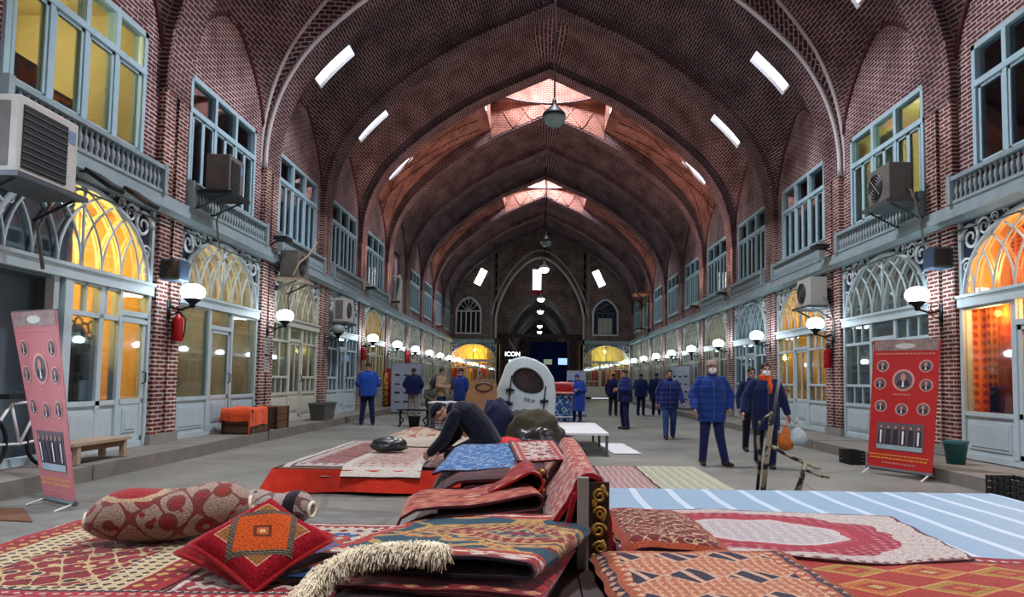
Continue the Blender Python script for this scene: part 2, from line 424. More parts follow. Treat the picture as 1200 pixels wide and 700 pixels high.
# domes on lattice pendentives above the open bays
for k in DOMES:
    yc = BY(k); hx, hy = 2.5, HB-.08; zb, zr = 12.35, 13.6
    def pz(x):
        x = abs(x)
        for (u0, z0), (u1, z1) in zip(HALF, HALF[1:]):
            if x <= u1: return z0+(z1-z0)*(x-u0)/(u1-u0)
        return 6.4
    mb = MB()
    for sx in (-1, 1): mb.add([(CX+sx*hx, yc-hy, zb), (CX+sx*hx, yc+hy, zb), (CX+sx*hx, yc+hy, zr), (CX+sx*hx, yc-hy, zr)], [(0, 1, 2, 3)])
    for sy in (-1, 1):
        for q in range(20):
            xa, xb = -hx+2*hx*q/20, -hx+2*hx*(q+1)/20
            mb.add([(CX+xa, yc+sy*hy, pz(xa)+.05), (CX+xb, yc+sy*hy, pz(xb)+.05), (CX+xb, yc+sy*hy, zr), (CX+xa, yc+sy*hy, zr)], [(0, 1, 2, 3)])
    n = 32; rx, ry = hx-.03, hy-.03
    sq = []; ci = []
    for i in range(n):
        a = 2*PI*i/n; c, s = math.cos(a), math.sin(a); f = 1/max(abs(c), abs(s))
        sq.append((CX+hx*c*f, yc+hy*s*f, zr)); ci.append((CX+rx*c, yc+ry*s, zr+.02))
    mb.add(sq+ci, [(i, (i+1) % n, n+(i+1) % n, n+i) for i in range(n)])
    rings = []
    for q in range(7):
        t = q/6*.80*PI/2; rings.append([(CX+rx*math.cos(t)*math.cos(2*PI*i/n), yc+ry*math.cos(t)*math.sin(2*PI*i/n), zr+1.5*math.sin(t)) for i in range(n)])
    for q in range(6):
        mb.add(rings[q]+rings[q+1], [(i, (i+1) % n, n+(i+1) % n, n+i) for i in range(n)],
               [[(i*.35, q*.4), ((i+1)*.35, q*.4), ((i+1)*.35, q*.4+.4), (i*.35, q*.4+.4)] for i in range(n)])
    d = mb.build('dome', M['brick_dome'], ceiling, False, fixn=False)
    t = MB(); t.tube([(CX+rx*math.cos(2*PI*i/48), yc+ry*math.sin(2*PI*i/48), zr) for i in range(48)], .05, 5, True); t.build('dome_ring', M['brick_vault'], d, True)
    t = MB()
    for s in (-1, 1):
        for j in range(6):
            x0 = -hx + j*hx*2/5
            for dx in (-1.0, 1.0):
                pts = []
                for q in range(7):
                    x = x0+dx*q/6
                    if abs(x) <= hx: pts.append((CX+x, yc+s*(hy-.01), max(pz(x)+.06, zb+(zr-zb)*math.sin(q/6*PI/2))))
                t.tube(pts, .035, 4)
    for sx in (-1, 1):
        for y in (-hy, hy): t.tube([(CX+sx*hx, yc+y*.99, zb), (CX+sx*hx, yc+y*.99, zr)], .04, 4)
    t.build('lattice_rib', M['brick_dome'], d, True)
    # raised ribs fanning over the haunches
    t = MB()
    I = [i for i in range(len(FULL)) if 2.3 < FULL[i][0] < 6.7]
    for s in (-1, 1) if k else ():
        for a0, a1 in ((-1, 0), (-.6, .4), (-.2, .8), (.2, 1), (.6, -.4), (1, 0), (.2, -.8), (-.2, -1)):
            pts = []
            for q, i in enumerate(I):
                f = q/(len(I)-1); v = a1*(1-f)+a0*f
                u, z = FULL[i]; nn = NRM[i]; dd = vault_d(v, z, 2 if k == 0 else 1)-.02
                pts.append((CX+s*(u+nn[0]*dd), yc+v*HB, z+nn[1]*dd))
            t.tube(pts, .04, 4)
    if k: t.build('haunch_rib', M['brick_dome'], d, True)
    # eye glazing frame
    t = MB(); t.tube([(CX+rx*.31*math.cos(2*PI*i/24), yc+ry*.31*math.sin(2*PI*i/24), zr+1.44) for i in range(24)], .05, 5, True)
    t.build('eye_frame', M['iron'], d, True)

# side walls: upper wall with window openings, pilasters, back wall between shops
def side_wall(name, X, sgn):
    """sgn +1: solid lies towards +X"""
    mb = MB(); T = .16
    x0, x1 = (X, X+T) if sgn > 0 else (X-T, X)
    mb.box(x0, x1, -6, PY(-2), 0, 10.2)
    for k in range(-2, 9):
        yc = BY(k); a, b = PY(k), PY(k+1); wc = yc-.15; hw = 1.5
        if k == 4 and sgn < 0 : hw = .8
        mb.box(x0, x1, a, wc-hw, 4.2, 10.2); mb.box(x0, x1, wc+hw, b, 4.2, 10.2)
        mb.box(x0, x1, wc-hw, wc+hw, 4.2, 4.98); mb.box(x0, x1, wc-hw, wc+hw, 7.13, 10.2)
        mb.box(x0, x1, a, a+.42, 0, 4.2); mb.box(x0, x1, b-.42, b, 0, 4.2)
    mb.box(x0, x1, PY(9), 52.6, 0, 10.2)
    wobj = struct(mb.build(name, M['brick']))
    for k in range(-4, 10):
        y = PY(k); m = MB(); p = .12
        xa, xb = (X-p, X+.02) if sgn > 0 else (X-.02, X+p)
        m.box(xa, xb, y-.40, y-.06, .2, 6.6); m.box(xa, xb, y+.06, y+.40, .2, 6.6)
        m.box(min(xa+.06*(sgn > 0), xa+.0), xb, y-.06, y+.06, .2, 6.6) if False else m.box(X-.04, X+.04, y-.07, y+.07, .2, 6.6)
        pl = m.build('pilaster', M['brick_pier'], wobj)
        m = MB(); m.box(xa-.03, xb+.03, y-.44, y+.44, .2, .38); m.build('plinth', M['stone'], pl)
    return wobj
wall_left = side_wall('wall_left', WL, -1)
wall_right = side_wall('wall_right', WR, 1)
for nm, X, s in (('trim_3', WL, 1), ('trim_4', WR, -1)):
    mb = MB()
    pr = [(-.1, 4.2), (.14, 4.2), (.18, 4.26), (.24, 4.28), (.24, 4.38), (.20, 4.40), (.20, 4.52), (-.1, 4.52)]
    poly = [(X+s*a, z) for a, z in pr]; mb.prism(poly, -5.9, 52.5); struct(mb.build(nm, M['cornice']))
mb = MB(); mb.box(-9.5, 10, -6.3, -6, 0, 13.5); struct(mb.build('wall_back', M['brick']))
# ------------------------------------------------------------------ end wall with its deep niche and passage
def arch_z(x, hw, zs, za):
    t = min(1, abs(x)/hw); return zs+(za-zs)*(1-t**1.75)**.72
def arch_wall(mb, Y0, Y1, xl, xr, c, hw, zs, za, top, n=24):
    """wall with an arched opening down to the floor"""
    mb.box(xl, c-hw, Y0, Y1, 0, top); mb.box(c+hw, xr, Y0, Y1, 0, top)
    for i in range(n):
        a, b = c-hw+2*hw*i/n, c-hw+2*hw*(i+1)/n; za1, zb1 = arch_z(a-c, hw, zs, za), arch_z(b-c, hw, zs, za)
        vs = [(a, Y0, za1), (b, Y0, zb1), (b, Y0, top), (a, Y0, top), (a, Y1, za1), (b, Y1, zb1), (b, Y1, top), (a, Y1, top)]
        mb.add(vs, [(0, 1, 2, 3), (4, 7, 6, 5), (0, 4, 5, 1)])
def arch_pts(Y, c, hw, zs, za, n=32, z0=None):
    p = [(c-hw+2*hw*i/n, Y, arch_z(-hw+2*hw*i/n, hw, zs, za)) for i in range(n+1)]
    if z0 is not None: p = [(c-hw, Y, z0)] + p + [(c+hw, Y, z0)]
    return p
YE = 52.5
mb = MB()
arch_wall(mb, YE, YE+.5, -3.35, 3.65, .15, 3.35, 6.3, 10.9, 14.2)
for a, b, c in ((WL-.4, -3.2, -4.95), (3.5, WR+.4, 5.3)):
    mb.box(a, b, YE, YE+.5, 4.15, 14.2); mb.box(a, c-1.75, YE, YE+.5, 0, 4.15); mb.box(c+1.75, b, YE, YE+.5, 0, 4.15)
wall_far = struct(mb.build('wall_far', M['brick_far']))
mb = MB()
arch_wall(mb, YE+1.5, YE+1.9, -4, 4.3, .15, 2.6, 4.9, 8.0, 11.2)
mb.box(-3.35, -3.2, YE+.4, YE+1.6, 0, 11.2); mb.box(3.5, 3.65, YE+.4, YE+1.6, 0, 11.2); mb.box(-3.3, 3.6, YE+.4, YE+1.6, 11, 11.2)
mb.build('niche_wall', M['brick_far'], wall_far)
mb = MB()
mb.box(-2.75, -2.5, YE+1.9, 83, 0, 5); mb.box(2.8, 3.05, YE+1.9, 83, 0, 5); mb.box(-3, 3.3, 83, 83.3, 0, 9)
pts = [(x, z) for x, _, z in arch_pts(0, .15, 2.6, 4.9, 8.0)]
for (xa, za1), (xb, zb1) in zip(pts, pts[1:]):
    mb.add([(xa, YE+1.7, za1), (xb, YE+1.7, zb1), (xb, 83, zb1), (xa, 83, za1)], [(0, 1, 2, 3)], [[(0, xa), (0, xb), (30, xb), (30, xa)]])
mb.build('passage_vault', M['brick_far'], wall_far, fixn=False)
mb = MB(); mb.box(-3.2, 3.5, YE+1.25, YE+1.6, 4.75, 5.05); mb.box(-2.75, -2.25, YE+1.3, YE+1.7, 0, 4.75); mb.box(2.5, 3.05, YE+1.3, YE+1.7, 0, 4.75)
mb.build('passage_frame', M['wood_dark'], wall_far)
for hw, zs, za, r in ((3.4, 6.3, 10.95, .09), (3.75, 6.3, 11.5, .05)):
    mb = MB(); mb.tube(arch_pts(YE-.03, .15, hw, zs, za, 32, 4.6 if r > .06 else None), r, 5); mb.build('arch_moulding', M['stucco'], wall_far, True)
mb = MB(); mb.tube(arch_pts(YE+1.47, .15, 2.65, 4.9, 8.05), .06, 5); mb.build('arch_moulding', M['stone'], wall_far, True)
mb = MB()
for s in (-1, 1):
    mb.box(.15+s*3.75-.07, .15+s*3.75+.07, YE-.06, YE, 4.5, 12)
    for j in range(7):
        z0 = 6.6+j*.75
        mb.tube([(.15+s*3.7, YE-.03, z0), (.15+s*(3.7-.45*j-.3), YE-.03, z0+1.0+.25*j)], .03, 4)
        mb.tube([(.15+s*3.8, YE-.03, z0), (.15+s*(6.6-.1*j), YE-.03, z0+1.4)], .045, 4)
mb.build('wall_rib', M['stone'], wall_far)
for s, a, b in ((-1, WL, -3.3), (1, 3.6, WR)):
    mb = MB(); mb.box(a, b, YE-.25, YE, 4.22, 4.5); mb.build('ledge', M['cornice'], wall_far)
# arched windows in the end wall
def end_window(n, x, blind):
    o = struct(put('window_%d' % n, None, None, (x, YE-.02, 4.95)))
    hw, zs, za = .95, 1.75, 2.75
    poly = [(-hw, 0)]+[(-hw+2*hw*i/16, arch_z(-hw+2*hw*i/16, hw, zs, za)) for i in range(17)]+[(hw, 0)]
    m = MB(); m.prism(poly, -.02, 0); m.build('pane', M['dark' if not blind else 'navy_panel'], o)
    m = MB(); m.tube([(p[0], -.04, p[1]) for p in poly], .09, 5, True); m.build('window_frame', M['white'], o)
    m = MB()
    for i in range(1, 5): x0 = -hw+i*2*hw/5; m.tube([(x0, -.04, 0), (x0, -.04, 1.7)], .05, 4)
    m.tube([(-hw, -.04, 1.72), (hw, -.04, 1.72)], .06, 4)
    for a in (35, 65, 90, 115, 145): m.tube([(0, -.04, 1.72), (.85*math.cos(math.radians(a)), -.04, 1.72+.9*math.sin(math.radians(a)))], .03, 4)
    m.build('glazing_bar', M['white' if not blind else 'iron_grey'], o)
    return o
end_window(40, -5.35, False)
w2 = end_window(41, 5.2, True)
m = MB(); m.box(-.55, .5, -.08, -.03, .1, 1.3); m.build('paper_sheet', M['ac'], w2)
# two slanting daylight slots high in the end wall
M['daylight'] = emit('daylight', '#f4fbff', 5.0)
for n_, x_, r_ in ((43, -4.75, .45), (44, 4.95, -.45)):
    o = struct(put('window_%d' % n_, None, None, (x_, YE-.03, 8.75), (0, r_, 0)))
    m = MB(); m.box(-.27, .27, -.02, 0, 0, 1.3); m.build('pane', M['daylight'], o)
    m = MB(); m.box(-.33, -.27, -.05, 0, -.06, 1.36); m.box(.27, .33, -.05, 0, -.06, 1.36); m.box(-.33, .33, -.05, 0, -.06, 0); m.box(-.33, .33, -.05, 0, 1.3, 1.36); m.build('window_frame', M['stone'], o)
# lit daylight window high in the niche
o = struct(put('window_42', None, None, (-.12, YE+1.48, 8.5)))
M['daylight'] = emit('daylight', '#f4fbff', 5.0)
for x in (-.32, .03):
    m = MB(); m.box(x, x+.3, -.02, 0, .1, 1.7); m.build('pane', M['daylight'], o)
m = MB(); m.box(-.4, .4, -.06, 0, 0, .1); m.box(-.4, -.32, -.06, 0, .1, 1.75); m.box(.33, .4, -.06, 0, .1, 1.75); m.box(-.02, .03, -.06, 0, .1, 1.75); m.box(-.4, .4, -.06, 0, 1.7, 1.78)
m.build('window_frame', M['white'], o)
m = MB(); m.box(-.48, .48, -.12, 0, -.22, 0); m.build('sill', M['red_paint'], o)

# ------------------------------------------------------------------ shop fronts
M['room_yellow'] = plain('room_yellow', '#d8b878', .8, 0, .15, 2)
M['room_cream'] = plain('room_cream', '#c9bfa6', .8, 0, .15, 2)
M['room_grey'] = plain('room_grey', '#8d979a', .8, 0, .2, 2)
M['room_floor'] = plain('room_floor', '#6c5d50', .7, 0, .2, 2)
RUGC = ['#a8321f', '#c7622a', '#7c2430', '#2f3f5f', '#b88a4a', '#8a3a2a']

def ell_z(x, hw=1.68, rise=1.2): return rise*math.sqrt(max(0, 1-(x/hw)**2))
_cache = {}
def cached(key, fn):
    if key not in _cache: _cache[key] = fn()
    return _cache[key]
def pane_mesh(w, h):
    return cached(('pane', round(w, 3), round(h, 3)), lambda: MB().box(0, w, -.006, .006, 0, h).mesh('pane', M['glass']))
def bar_mesh(w, h, d, mat):
    return cached(('bar', round(w, 3), round(h, 3), d, mat), lambda: MB().box(-w/2, w/2, -d/2, d/2, 0, h).mesh('bar', M[mat]))
def panel_mesh(w, h, mat):
    def mk():
        m = MB(); m.box(0, w, -.02, .02, 0, h); 
        b = .08
        if w > .3 and h > .25:
            m.box(b, w-b, -.035, -.02, b, h-b); m.box(b+.05, w-b-.05, -.045, -.035, b+.05, h-b-.05)
        return m.mesh('panel', M[mat])
    return cached(('panel', round(w, 3), round(h, 3), mat), mk)
LX = lambda o, name, me, x, y, z: put(name, me, o, (x, y, z))

def lattice_meshes():
    out = []
    for xi in [-1.44+.48*i for i in range(7)]:
        for s in (-1, 1):
            pts = []
            for q in range(15):
                a = q/14*1.35; x = xi+s*1.55*(1-math.cos(a)); z = 1.25*math.sin(a)
                if abs(x) < 1.66 and z <= ell_z(x)+.02: pts.append((x, 0, z))
                else: break
            if len(pts) > 2:
                out.append(MB().tube(pts, .022, 5))
    return out
LATT = [m for m in lattice_meshes()]
def spiral(r0, turns, flip, n=22):
    pts = []
    for q in range(n):
        t = q/(n-1); a = turns*2*PI*t; r = r0*(1-.8*t); pts.append((flip*r*math.cos(a), 0, r*math.sin(a)))
    return pts
def spandrel_mb():
    m = MB(); n = 28; hw = 1.74
    for i in range(n):
        a, b = -hw+2*hw*i/n, -hw+2*hw*(i+1)/n
        m.add([(a, 0, ell_z(a)+.02), (b, 0, ell_z(b)+.02), (b, 0, 1.3), (a, 0, 1.3)], [(0, 1, 2, 3)])
    return m
SCROLLS = [(1.48, .98, .25), (1.6, .52, .15), (1.14, 1.10, .17), (.88, 1.19, .10), (1.62, .22, .09), (1.38, .66, .07), (1.3, 1.2, .06), (.62, 1.24, .07), (1.0, 1.03, .06)]

def shop(side, k, style, label, paint='paint', room='room_yellow', light=('#ffc873', 60), stock='rugs', lattice=True, bars=None):
    """one glazed shop front with arched fanlight; local x runs along the wall, y into the shop"""
    X, rz = (WL, PI/2) if side == 'L' else (WR, -PI/2)
    yc = BY(k); sx = 1 if side == 'L' else -1
    if side == 'E': pass
    o = thing('shop_front', label, 'shop front', (X, yc, 0), rz)
    fill_shop(o, style, paint, room, light, stock, lattice, k)
    return o
def fill_shop(o, style, paint, room, light, stock, lattice, k, half=None):
    near = k <= 2
    # frame
    m = MB()
    for x in (-1.8, 1.72): m.box(x, x+.08, -.06, .1, .2, 4.2)
    m.box(-1.8, 1.8, -.1, .08, 2.74, 2.92); m.box(-1.8, 1.8, -.13, .08, 2.9, 2.95); m.box(-1.8, 1.8, -.04, .1, .2, .3)
    xs = [(-1.72, -.55), (-.45, .45), (.55, 1.72)]
    if half: xs = half
    else:
        for x in (-.55, .45): m.box(x, x+.1, -.05, .07, .3, 2.74)
    if style == 'open': m.box(-.36, -.2, -.08, .1, .2, 2.74); m.box(.93, 1.0, -.06, .08, .3, 2.74)
    m.build('frame', M[paint], o)
    def window_col(a, b, style):
        w = b-a
        LX(o, 'panel', panel_mesh(w, .62, paint), a, 0, .3)
        m = MB(); m.box(a, b, -.05, .05, .92, .99); m.build('sill_bar', M[paint], o); m = MB()
        if style == 'big':
            LX(o, 'pane', pane_mesh(w, 1.72), a, 0, .99)
            m.box(a, b, -.04, .04, 2.70, 2.74)
        else:
            for z0, z1, nn in ((.99, 1.36, 3), (1.42, 2.30, 2), (2.36, 2.72, 3)):
                for i in range(nn):
                    LX(o, 'pane', pane_mesh(w/nn, z1-z0), a+w*i/nn, 0, z0)
                    if i: m.box(a+w*i/nn-.02, a+w*i/nn+.02, -.03, .03, z0, z1)
            m.box(a, b, -.04, .04, 1.36, 1.42); m.box(a, b, -.04, .04, 2.30, 2.36)
        m.build('glazing_bar', M[paint], o)
    if style == 'open':
        window_col(-.2, .93, 'big')
        m = MB(); m.box(-.2, 1.72, -.05, .05, 2.24, 2.31); m.box(.12, .16, -.04, .04, 2.31, 2.74); m.box(.6, .64, -.04, .04, 2.31, 2.74); m.build('transom_bar', M[paint], o)
        dl, dr = 1.0, 1.72
    else:
        for i, (a, b) in enumerate(xs):
            if i != 1: window_col(a, b, style)
        dl, dr = -.45, .45
    # door leaf
    d = put('door', None, o, (dl+.01, .0, .3)); W = dr-dl-.02
    m = MB()
    m.box(0, .08, -.03, .03, 0, 2.05); m.box(W-.08, W, -.03, .03, 0, 2.05); m.box(0, W, -.03, .03, 0, .08); m.box(0, W, -.03, .03, .62, .7); m.box(0, W, -.03, .03, 1.97, 2.05)
    m.build('door_stile', M[paint], d); put('door_panel', panel_mesh(W-.16, .54, paint), d, (.08, 0, .08))
    if style == 'bars':
        for i in (0, 1): put('pane', pane_mesh((W-.16)/2, 1.27), d, (.08+i*(W-.16)/2, 0, .7))
        m = MB(); m.box(W/2-.02, W/2+.02, -.025, .025, .7, 1.97); m.build('door_bar', M[paint], d)
    else: put('pane', pane_mesh(W-.16, 1.27), d, (.08, 0, .7))
    m = MB(); m.tube([(W-.04, -.03, .95), (W-.04, -.09, .97), (W-.04, -.09, 1.13), (W-.04, -.03, 1.15)], .012, 5); m.build('handle', M['iron'], d)
    m = MB(); m.box(dl, dr, -.05, .06, 2.35, 2.43); m.build('door_head', M[paint], o); LX(o, 'pane', pane_mesh(dr-dl, .31), dl, 0, 2.43)
    # fanlight
    z0 = 2.95
    m = spandrel_mb(); sp = LX(o, 'spandrel', m.mesh('spandrel', M['navy_panel'], fixn=False), 0, .0, z0)
    def fanpane():
        mm = MB(); n = 20; mm.add([(-1.68+3.36*i/n, 0, ell_z(-1.68+3.36*i/n)) for i in range(n+1)]+[(0, 0, 0)], [(i, i+1, n+1) for i in range(n)]); return mm.mesh('fan_pane', M['glass'], fixn=False)
    LX(o, 'fan_pane', cached('fanpane', fanpane), 0, .02, z0)
    def rim():
        mm = MB(); mm.tube([(-1.68*math.cos(PI*i/32), 0, 1.2*math.sin(PI*i/32)) for i in range(33)], .045, 6); mm.tube([(0, 0, 0), (0, 0, 1.2)], .03, 4); return mm
    f = LX(o, 'fan_rim', cached(('rim', paint), lambda: rim().mesh('fan_rim', M[paint], True)), 0, -.03, z0)
    for i, lm in enumerate(LATT):
        put('lattice_bar', cached(('latt', i, paint), lambda: lm.mesh('lattice_bar', M[paint], True)), f, (0, .01, 0))
    for (x, z, r) in SCROLLS:
        for s in (-1, 1):
            me = cached(('scroll', r, s), lambda: MB().tube(spiral(r, 1.6, s), [max(.008, r*.16*(1-.5*q/21)) for q in range(22)], 5).mesh('scroll', M['scroll'], True))
            put('scroll', me, sp, (s*x, -.03, z-.03))
    # interior
    r = MB(); D = 2.6
    r.inbox(-2.0, 2.0, .17, D, .21, 4.15, ('front', 'bottom')); ro = r.build('interior', M[room], o, fixn=False)
    m = MB(); m.box(-2.0, 2.0, .1, D, .15, .22); m.build('interior_floor', M['room_floor'], o)
    if light[1] > 0:
        l = bpy.data.lights.new('shop_lamp', 'POINT'); l.energy = light[1]; l.color = rgb(light[0])[:3]; l.shadow_soft_size = .15
        lo = put('shop_lamp', l, o, (0, 1.2, 3.45))
        m = MB(); m.ell((0, 1.2, 3.75), (.14, .14, .1), 10, 6); m.build('ceiling_globe', M['globe_warm'], o, True)
    rnd = random.Random(k*31+len(o['label']))
    if stock == 'rugs':
        for i in range(5):
            w_ = .62; x = -1.8+i*.74; h = 1.9+rnd.random()*.6
            m = MB(); m.grid(lambda u, v: (x+u*w_, 2.3-.15*rnd.random()*0+.04*math.sin(u*9+i), .35+v*h), 8, 2)
            m.build('hung_rug', rug_simple(rnd.choice(range(6))), o, True, fixn=False)
    elif stock == 'shelves':
        m = MB()
        for z in (1.0, 1.5, 2.0, 2.5): m.box(-1.8, 1.8, 2.15, 2.5, z, z+.03)
        for x in (-1.8, -.6, .6, 1.77): m.box(x, x+.03, 2.15, 2.5, .25, 2.8)
        m.build('shelf_unit', M['wood_pale'], o)
        for z in (1.03, 1.53, 2.03):
            for i in range(8):
                x = -1.7+i*.44+rnd.random()*.06; w_ = .2+.12*rnd.random(); h = .12+.25*rnd.random()
                m = MB(); m.box(x, x+w_, 2.18, 2.42, z, z+h); m.build('stacked_cloth', rug_simple(rnd.choice(range(6))), o)
_rugs = {}
def rug_simple(i):
    if i not in _rugs:
        m, nt, b = base('stock_rug', RUGC[i], .95, 0, .1); tc = nt.nodes.new('ShaderNodeTexCoord')
        v = nt.nodes.new('ShaderNodeTexVoronoi'); v.inputs['Scale'].default_value = 9; nt.links.new(tc.outputs['Object'], v.inputs[0])
        c2 = RUGC[(i+2) % 6]
        nt.links.new(mixc(nt, E(nt, v.outputs[0]).gt(.45), rgb(RUGC[i]), rgb(c2)), b.inputs['Base Color']); _rugs[i] = m
    return _rugs[i]
ORD = ['first', 'second', 'third', 'fourth', 'fifth', 'sixth', 'seventh', 'eighth', 'ninth', 'tenth', 'eleventh']
# left side
shop('L', -1, 'open', 'nearest left shop front, lit yellow, with dark coats hanging behind its glass', 'paint', 'room_yellow', ('#ffc56e', 480), None)
shop('L', 0, 'big', 'left shop front with two tall dim panes beside a pale blue door', 'paint', 'room_cream', ('#ffdca8', 120), 'shelves')
shop('L', 1, 'bars', 'left shop front with many small panes behind the orange draped crates', 'paint_warm', 'room_cream', ('#fff0d6', 50), 'shelves')
shop('L', 2, 'bars', 'left shop front with a bright glare on its door behind the grey tub', 'paint', 'room_grey', ('#e4f4ff', 38), 'shelves')
shop('L', 3, 'bars', 'left shop front with glowing yellow fanlight behind the bright blue jacket man', 'paint_warm', 'room_yellow', ('#ffd060', 80), 'rugs')
for k in range(4, 9):
    shop('L', k, 'bars', ['white', 'pale green', 'cream', 'greyish', 'narrow'][k-4]+' left shop front, %s from the near end of the hall' % ORD[k+1], 'paint_warm', ['room_cream', 'room_grey'][k % 2], ('#e8f2e6', 40), 'rugs' if k % 2 else 'shelves')
shop('R', -1, 'big', 'nearest right shop front, full of glowing orange carpets', 'paint', 'room_yellow', ('#ff9a44', 200), 'rugs')
shop('R', 0, 'bars', 'right shop front with many small panes behind the red standing banner', 'paint', 'room_grey', ('#fff2da', 40), 'shelves')
shop('R', 1, 'bars', 'right shop front with gold lit fanlight beside the red extinguisher', 'paint', 'room_yellow', ('#ffc25e', 190), 'rugs')
shop('R', 2, 'bars', 'right shop front with bluish panes behind the man in the beanie', 'paint', 'room_grey', ('#d6f0ff', 45), 'shelves')
for k in range(3, 9):
    shop('R', k, 'bars', ['cream', 'pale grey', 'greenish', 'white', 'light blue', 'narrow'][k-3]+' right shop front, %s from the near end of the hall' % ORD[k+1], 'paint_warm', ['room_grey', 'room_cream'][k % 2], ('#f4efdc', 40), 'rugs' if k % 2 else 'shelves')
for x, lab, c in ((-4.95, 'end wall shop front left of the passage with bright yellow fanlight', '#ffd257'), (5.3, 'end wall shop front right of the passage with greenish yellow fanlight', '#dfe08c')):
    o = thing('shop_front', lab, 'shop front', (x, YE-.05, 0), 0); fill_shop(o, 'bars', 'paint_warm', 'room_yellow', (c, 240 if x < 0 else 130), 'rugs', True, 8)
# openings in the end wall for these rooms are shallow boxes in front of the wall: the wall stays solid behind

# nearest left shop: grey recessed passage half, coats, goods, bicycle
o = [x for x in bpy.data.objects if x.get('label', '').startswith('nearest left shop')][0]
m = MB(); m.box(-1.72, -.34, .34, .40, .22, 2.74); m.box(-1.72, -.1, .04, .07, 2.95, 4.0); m.box(-.38, -.34, .1, .4, .22, 2.74); m.box(-1.72, -.36, .0, .4, 2.70, 2.76)
m.build('grey_shutter', plain('shutter_grey', '#5a6a74', .55, 0, .12, 2), o)
for i, (x, w_, h) in enumerate(((.0, .46, 1.15), (.42, .55, 1.2), (.72, .4, 1.05))):
    m = MB(); cx = x+.05
    secs = []
    for q, (zz, rx, ry) in enumerate(((0, .24, .1), (.3, .23, .11), (.7, .21, .11), (.95, .2, .1), (1.05, .13, .07), (1.1, .05, .05))):
        secs.append([(cx+rx*w_*2*math.cos(2*PI*j/12), .22+.08*i+ry*math.sin(2*PI*j/12), .95+zz*h/1.1) for j in range(12)])
    m.loft(secs); m.build('hanging_coat', cloth('coat', ['#1c1f26', '#20252e', '#1d2740'][i]), o, True)
m = MB(); m.box(.3, .5, .09, .11, 1.0, 1.3); m.build('price_card', M['white'], o)
m = MB()
for cx, cz in ((.0, 2.08), (.15, 2.14), (.3, 2.06), (.45, 2.1), (.55, 1.98), (.5, 1.88)): m.tube([(cx+.09*math.cos(a*PI/4), .06, cz+.09*math.sin(a*PI/4)) for a in range(8)], .016, 4, True)
m.build('flower_garland', M['wood_dark'], o)
bl = thing('bicycle', 'dark bicycle wheel and frame leaning in the grey left recess', 'bicycle', (WL+.3, 8.95, .22))
for y in (0, -1.0):
    m = MB(); m.tube([(0, y+.33*math.cos(2*PI*i/28), .33+.33*math.sin(2*PI*i/28)) for i in range(28)], .025, 6, True)
    for i in range(10): m.tube([(0, y, .33), (0, y+.32*math.cos(2*PI*i/10), .33+.32*math.sin(2*PI*i/10))], .003, 3)
    m.build('wheel', M['rubber'], bl, True)
m = MB(); P_ = {'a': (0, 0, .33), 'b': (0, -.45, .3), 'c': (0, -.62, .8), 'd': (0, -.12, .82), 'e': (0, -1.0, .33)}
for s in ('ab', 'bc', 'cd', 'db', 'be', 'ce', 'da'): m.tube([P_[s[0]], P_[s[1]]], .018, 6)
m.build('bicycle_frame', M['white'], bl, True)
m = MB(); m.box(-.07, .07, -.75, -.5, .86, .92); m.build('saddle', M['rubber'], bl)
m = MB(); m.tube([(-.25, -.2, .98), (0, -.1, .95), (.25, -.2, .98)], .015, 6); m.tube([(0, -.1, .95), (0, -.12, .82)], .015, 6); m.build('handlebar', M['iron_grey'], bl, True)

# orange carpets hung close behind the glass of the nearest right shop
o = [x for x in bpy.data.objects if x.get('label', '').startswith('nearest right shop')][0]
def orange_carpet():
    m, nt, b = base('orange_carpet', '#c9571c', .9, 0, .1); tc = nt.nodes.new('ShaderNodeTexCoord'); sp = nt.nodes.new('ShaderNodeSeparateXYZ'); nt.links.new(tc.outputs['UV'], sp.inputs[0])
    x, y = E(nt, sp.outputs[0]), E(nt, sp.outputs[1]); e = x.mn((x*-1.0)+1.0); v = nt.nodes.new('ShaderNodeTexVoronoi'); v.inputs['Scale'].default_value = 14; nt.links.new(tc.outputs['UV'], v.inputs[0])
    c = mixc(nt, E(nt, v.outputs[0]).lt(.36), rgb('#c4501a'), rgb('#8a2c12')); q = ((y*16).fr()-.5).abs()+((x*9).fr()-.5).abs()
    c = mixc(nt, e.lt(.26), c, mixc(nt, q.lt(.4), rgb('#d8772c'), rgb('#8f3314'))); c = mixc(nt, (e-.26).abs().lt(.012), c, rgb('#7a2a12')); c = mixc(nt, (e-.1).abs().lt(.012), c, rgb('#e39a4c'))
    nt.links.new(c, b.inputs['Base Color']); return m
oc = orange_carpet()
for x0, wd, yd in ((-1.66, 1.1, .30), (-.5, .96, .42), (.56, 1.12, .30)):
    m = MB(); m.grid(lambda u, v: (x0+wd*u, yd+.02*math.sin(u*7), .5+2.3*v), 10, 2); m.build('hung_rug', oc, o, True, fixn=False)
for x0, wd in ((-1.5, 1.4), (.1, 1.4)):
    m = MB(); m.grid(lambda u, v: (x0+wd*u, .62, 2.95+1.1*v), 4, 2); m.build('hung_rug', oc, o, True, fixn=False)
m = MB(); m.grid(lambda u, v: (-1.94+.02*math.sin(u*9), .2+1.5*u, .5+2.3*v), 10, 2); m.build('hung_rug', oc, o, True, fixn=False)
m = MB(); m.box(-1.45, -1.28, .2, .26, 1.0, 1.4); m.build('dark_box', M['dark'], o)
